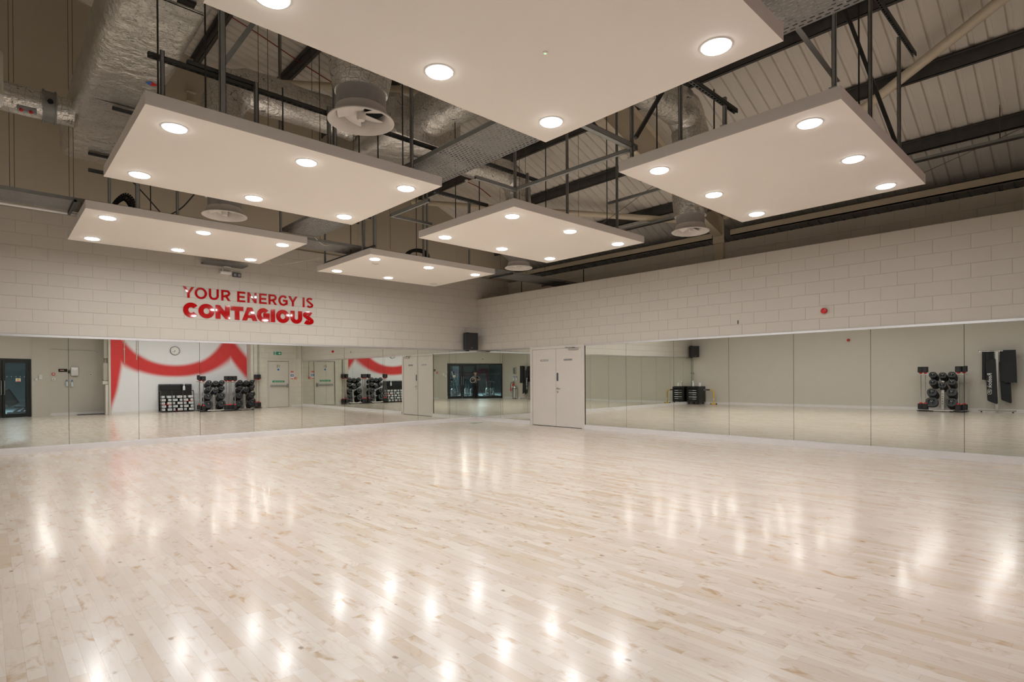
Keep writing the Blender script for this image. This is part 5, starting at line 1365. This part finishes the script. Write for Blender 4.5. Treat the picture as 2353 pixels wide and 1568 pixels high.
def person(loc, rot):
    root = thing('person', 'person in grey shirt and black trousers standing behind the tripod', 'person', loc, rot)
    J_ = {'pelvis':(0,0,.90,.135),'waist':(0,.01,1.06,.125),'chest':(0,.03,1.25,.145),'neckb':(0,.06,1.40,.075),'neck':(0,.10,1.46,.055),'head':(0,.14,1.56,.085),'crown':(0,.14,1.645,.075),
          'hipL':(-.10,0,.86,.095),'kneeL':(-.11,.04,.48,.062),'ankL':(-.11,0,.09,.045),'toeL':(-.12,.15,.035,.036),
          'hipR':(.10,0,.86,.095),'kneeR':(.12,.03,.48,.062),'ankR':(.13,-.02,.09,.045),'toeR':(.15,.13,.035,.036),
          'shL':(-.18,.04,1.35,.062),'elL':(-.30,.12,1.12,.045),'wrL':(-.20,.32,1.16,.030),
          'shR':(.18,.04,1.35,.062),'elR':(.27,.10,1.10,.045),'wrR':(.14,.33,1.20,.030)}
    ED = [('pelvis','waist'),('waist','chest'),('chest','neckb'),('neckb','neck'),('neck','head'),('head','crown'),('pelvis','hipL'),('hipL','kneeL'),('kneeL','ankL'),('ankL','toeL'),('pelvis','hipR'),('hipR','kneeR'),('kneeR','ankR'),('ankR','toeR'),('chest','shL'),('shL','elL'),('elL','wrL'),('chest','shR'),('shR','elR'),('elR','wrR')]
    P = {k: Vector(v[:3]) for k, v in J_.items()}; Rr = {k: v[3] for k, v in J_.items()}
    for s, w in (('L',-1),('R',1)):                                  # palms and five fingers each
        wr = P['wr'+s]; d = Vector((-w*.25,1,.12)).normalized(); side = Vector((1,0,0))
        P['pm'+s] = wr+d*.06; Rr['pm'+s] = .026; ED.append(('wr'+s,'pm'+s))
        for f, (o, ln) in enumerate(((-.027,.062),(-.009,.075),(.009,.07),(.026,.055))):
            a = 'f%d%s' % (f,s); b = 'g%d%s' % (f,s)
            P[a] = wr+d*.095+side*o; Rr[a] = .0095; P[b] = P[a]+d*ln*.55+Vector((0,0,-ln*.6)); Rr[b] = .0075
            ED += [('pm'+s,a),(a,b)]
        P['t1'+s] = wr+d*.055+side*(-w*.035); Rr['t1'+s] = .011; P['t2'+s] = P['t1'+s]+d*.045+side*(-w*.012); Rr['t2'+s] = .009
        ED += [('pm'+s,'t1'+s),('t1'+s,'t2'+s)]
    keys = list(P); idx = {k:i for i,k in enumerate(keys)}
    me = bpy.data.meshes.new('person_skeleton'); me.from_pydata([tuple(P[k]) for k in keys], [(idx[a],idx[b]) for a,b in ED], [])
    tmp = bpy.data.objects.new('tmp', me); COL.objects.link(tmp)
    sk = tmp.modifiers.new('Skin', 'SKIN'); sk.use_smooth_shade = True
    for k in keys:
        v = me.skin_vertices[0].data[idx[k]]; v.radius = (Rr[k],Rr[k]); v.use_root = (k == 'pelvis')
        if k in ('waist','chest','pelvis'): v.radius = (Rr[k]*1.12, Rr[k]*.82)
    sb_ = tmp.modifiers.new('Sub', 'SUBSURF'); sb_.levels = 2; sb_.render_levels = 2
    bpy.context.view_layer.update()
    m2 = bpy.data.meshes.new_from_object(tmp.evaluated_get(bpy.context.evaluated_depsgraph_get()))
    bpy.data.objects.remove(tmp)
    m2.materials.clear()
    for q in ('shirt','trouser','skin','black'): m2.materials.append(M[q])
    for p in m2.polygons:
        c = p.center; p.use_smooth = True
        r_arm = abs(c.x) > .10 and c.y > .27
        p.material_index = 3 if c.z < .10 else (1 if c.z < .97 else (2 if (c.z > 1.43 or c.y > .30) else 0))
    o = bpy.data.objects.new('body', m2); COL.objects.link(o); o.parent = root
    mb = MB(); mb.lathe([(.105,-.02),(.108,.03),(.095,.075),(.05,.108),(.001,.115)], 20, Matrix.Translation((0,.115,1.585)) @ Matrix.Rotation(.35,4,'X')); mb.build('hair', M['hair'], root, smooth=True, local=True)
    mb = MB(); mb.lathe([(.018,-.015),(.012,.0),(.001,.018)], 10, Matrix.Translation((0,.235,1.545)) @ RYm); mb.build('nose', M['skin'], root, smooth=True, local=True)
    for s in (-1,1):
        mb = MB(); mb.ball((s*.033,.215,1.575), .011, 8); mb.build('eye', M['white'], root, smooth=True, local=True)
        mb = MB(); mb.ball((s*.092,.13,1.555), .024, 8, 1.2); mb.build('ear', M['skin'], root, smooth=True, local=True)
    mb = MB(); mb.box((-.022,.205,1.508), (.022,.222,1.514)); mb.build('mouth', M['red'], root, local=True)
    return root
pp = CAMP-fd*.52-rt*(-.14)
person((pp.x,pp.y,0), math.atan2(fd.y,fd.x)-PI/2)
# folded round reflector carried at the side
rf = thing('folded_reflector', 'black disc with white rim held beside the photographer', 'reflector', (0,0,0))
cR = CAMP-fd*.30+rt*.30; cR.z = 1.13; rf.location = cR
Mr = Matrix((rt, Vector((0,0,1)), -fd)).transposed().to_4x4(); Mr.translation = cR
mb = MB(); mb.lathe([(.145,-.006),(.145,.006),(.001,.007)], 32, Mr, True, False); mb.build('disc', M['black'], rf, smooth=True)
mb = MB(); mb.lathe([(.145,-.01),(.165,-.01),(.165,.01),(.145,.01),(.145,-.01)], 32, Mr); mb.build('rim', M['white'], rf, smooth=True)

# ------------------------------------------------------------------ camera, world, render look
cam = bpy.data.cameras.new('camera'); co = bpy.data.objects.new('camera', cam); COL.objects.link(co)
f_px, cx_, cy_ = 1292.34, 1176.46, 872.70
cam.sensor_width = 36; cam.sensor_fit = 'HORIZONTAL'; cam.lens = f_px/2353*36
cam.shift_x = -(cx_-1176.5)/2353; cam.shift_y = (cy_-784.0)/2353
cam.clip_start = .05; cam.clip_end = 100
yaw, pit, rol = map(math.radians, (46.9501,-.2464,-.3346))
fw = Vector((math.cos(yaw)*math.cos(pit), math.sin(yaw)*math.cos(pit), math.sin(pit)))
r0 = Vector((math.sin(yaw),-math.cos(yaw),0)); u0 = r0.cross(fw)
rr = r0*math.cos(rol)+u0*math.sin(rol); uu_ = u0*math.cos(rol)-r0*math.sin(rol)
Mx = Matrix((rr, uu_, -fw)).transposed().to_4x4(); Mx.translation = CAMP
co.matrix_world = Mx
sc = bpy.context.scene; sc.camera = co
wd = bpy.data.worlds.new('world'); sc.world = wd; wd.use_nodes = True
wd.node_tree.nodes['Background'].inputs[0].default_value = (.5,.55,.6,1); wd.node_tree.nodes['Background'].inputs[1].default_value = .02
sc.view_settings.view_transform = 'Standard'; sc.view_settings.look = 'None'; sc.view_settings.gamma = 1
sc.view_settings.use_curve_mapping = False
sc.view_settings.exposure = 0.0
try:
    cy = sc.cycles
    cy.max_bounces = 10; cy.diffuse_bounces = 5; cy.glossy_bounces = 7; cy.transmission_bounces = 4; cy.transparent_max_bounces = 10
    cy.caustics_reflective = True; cy.caustics_refractive = False; cy.blur_glossy = 0.0
    cy.sample_clamp_indirect = 60; cy.use_light_tree = True
except Exception: pass
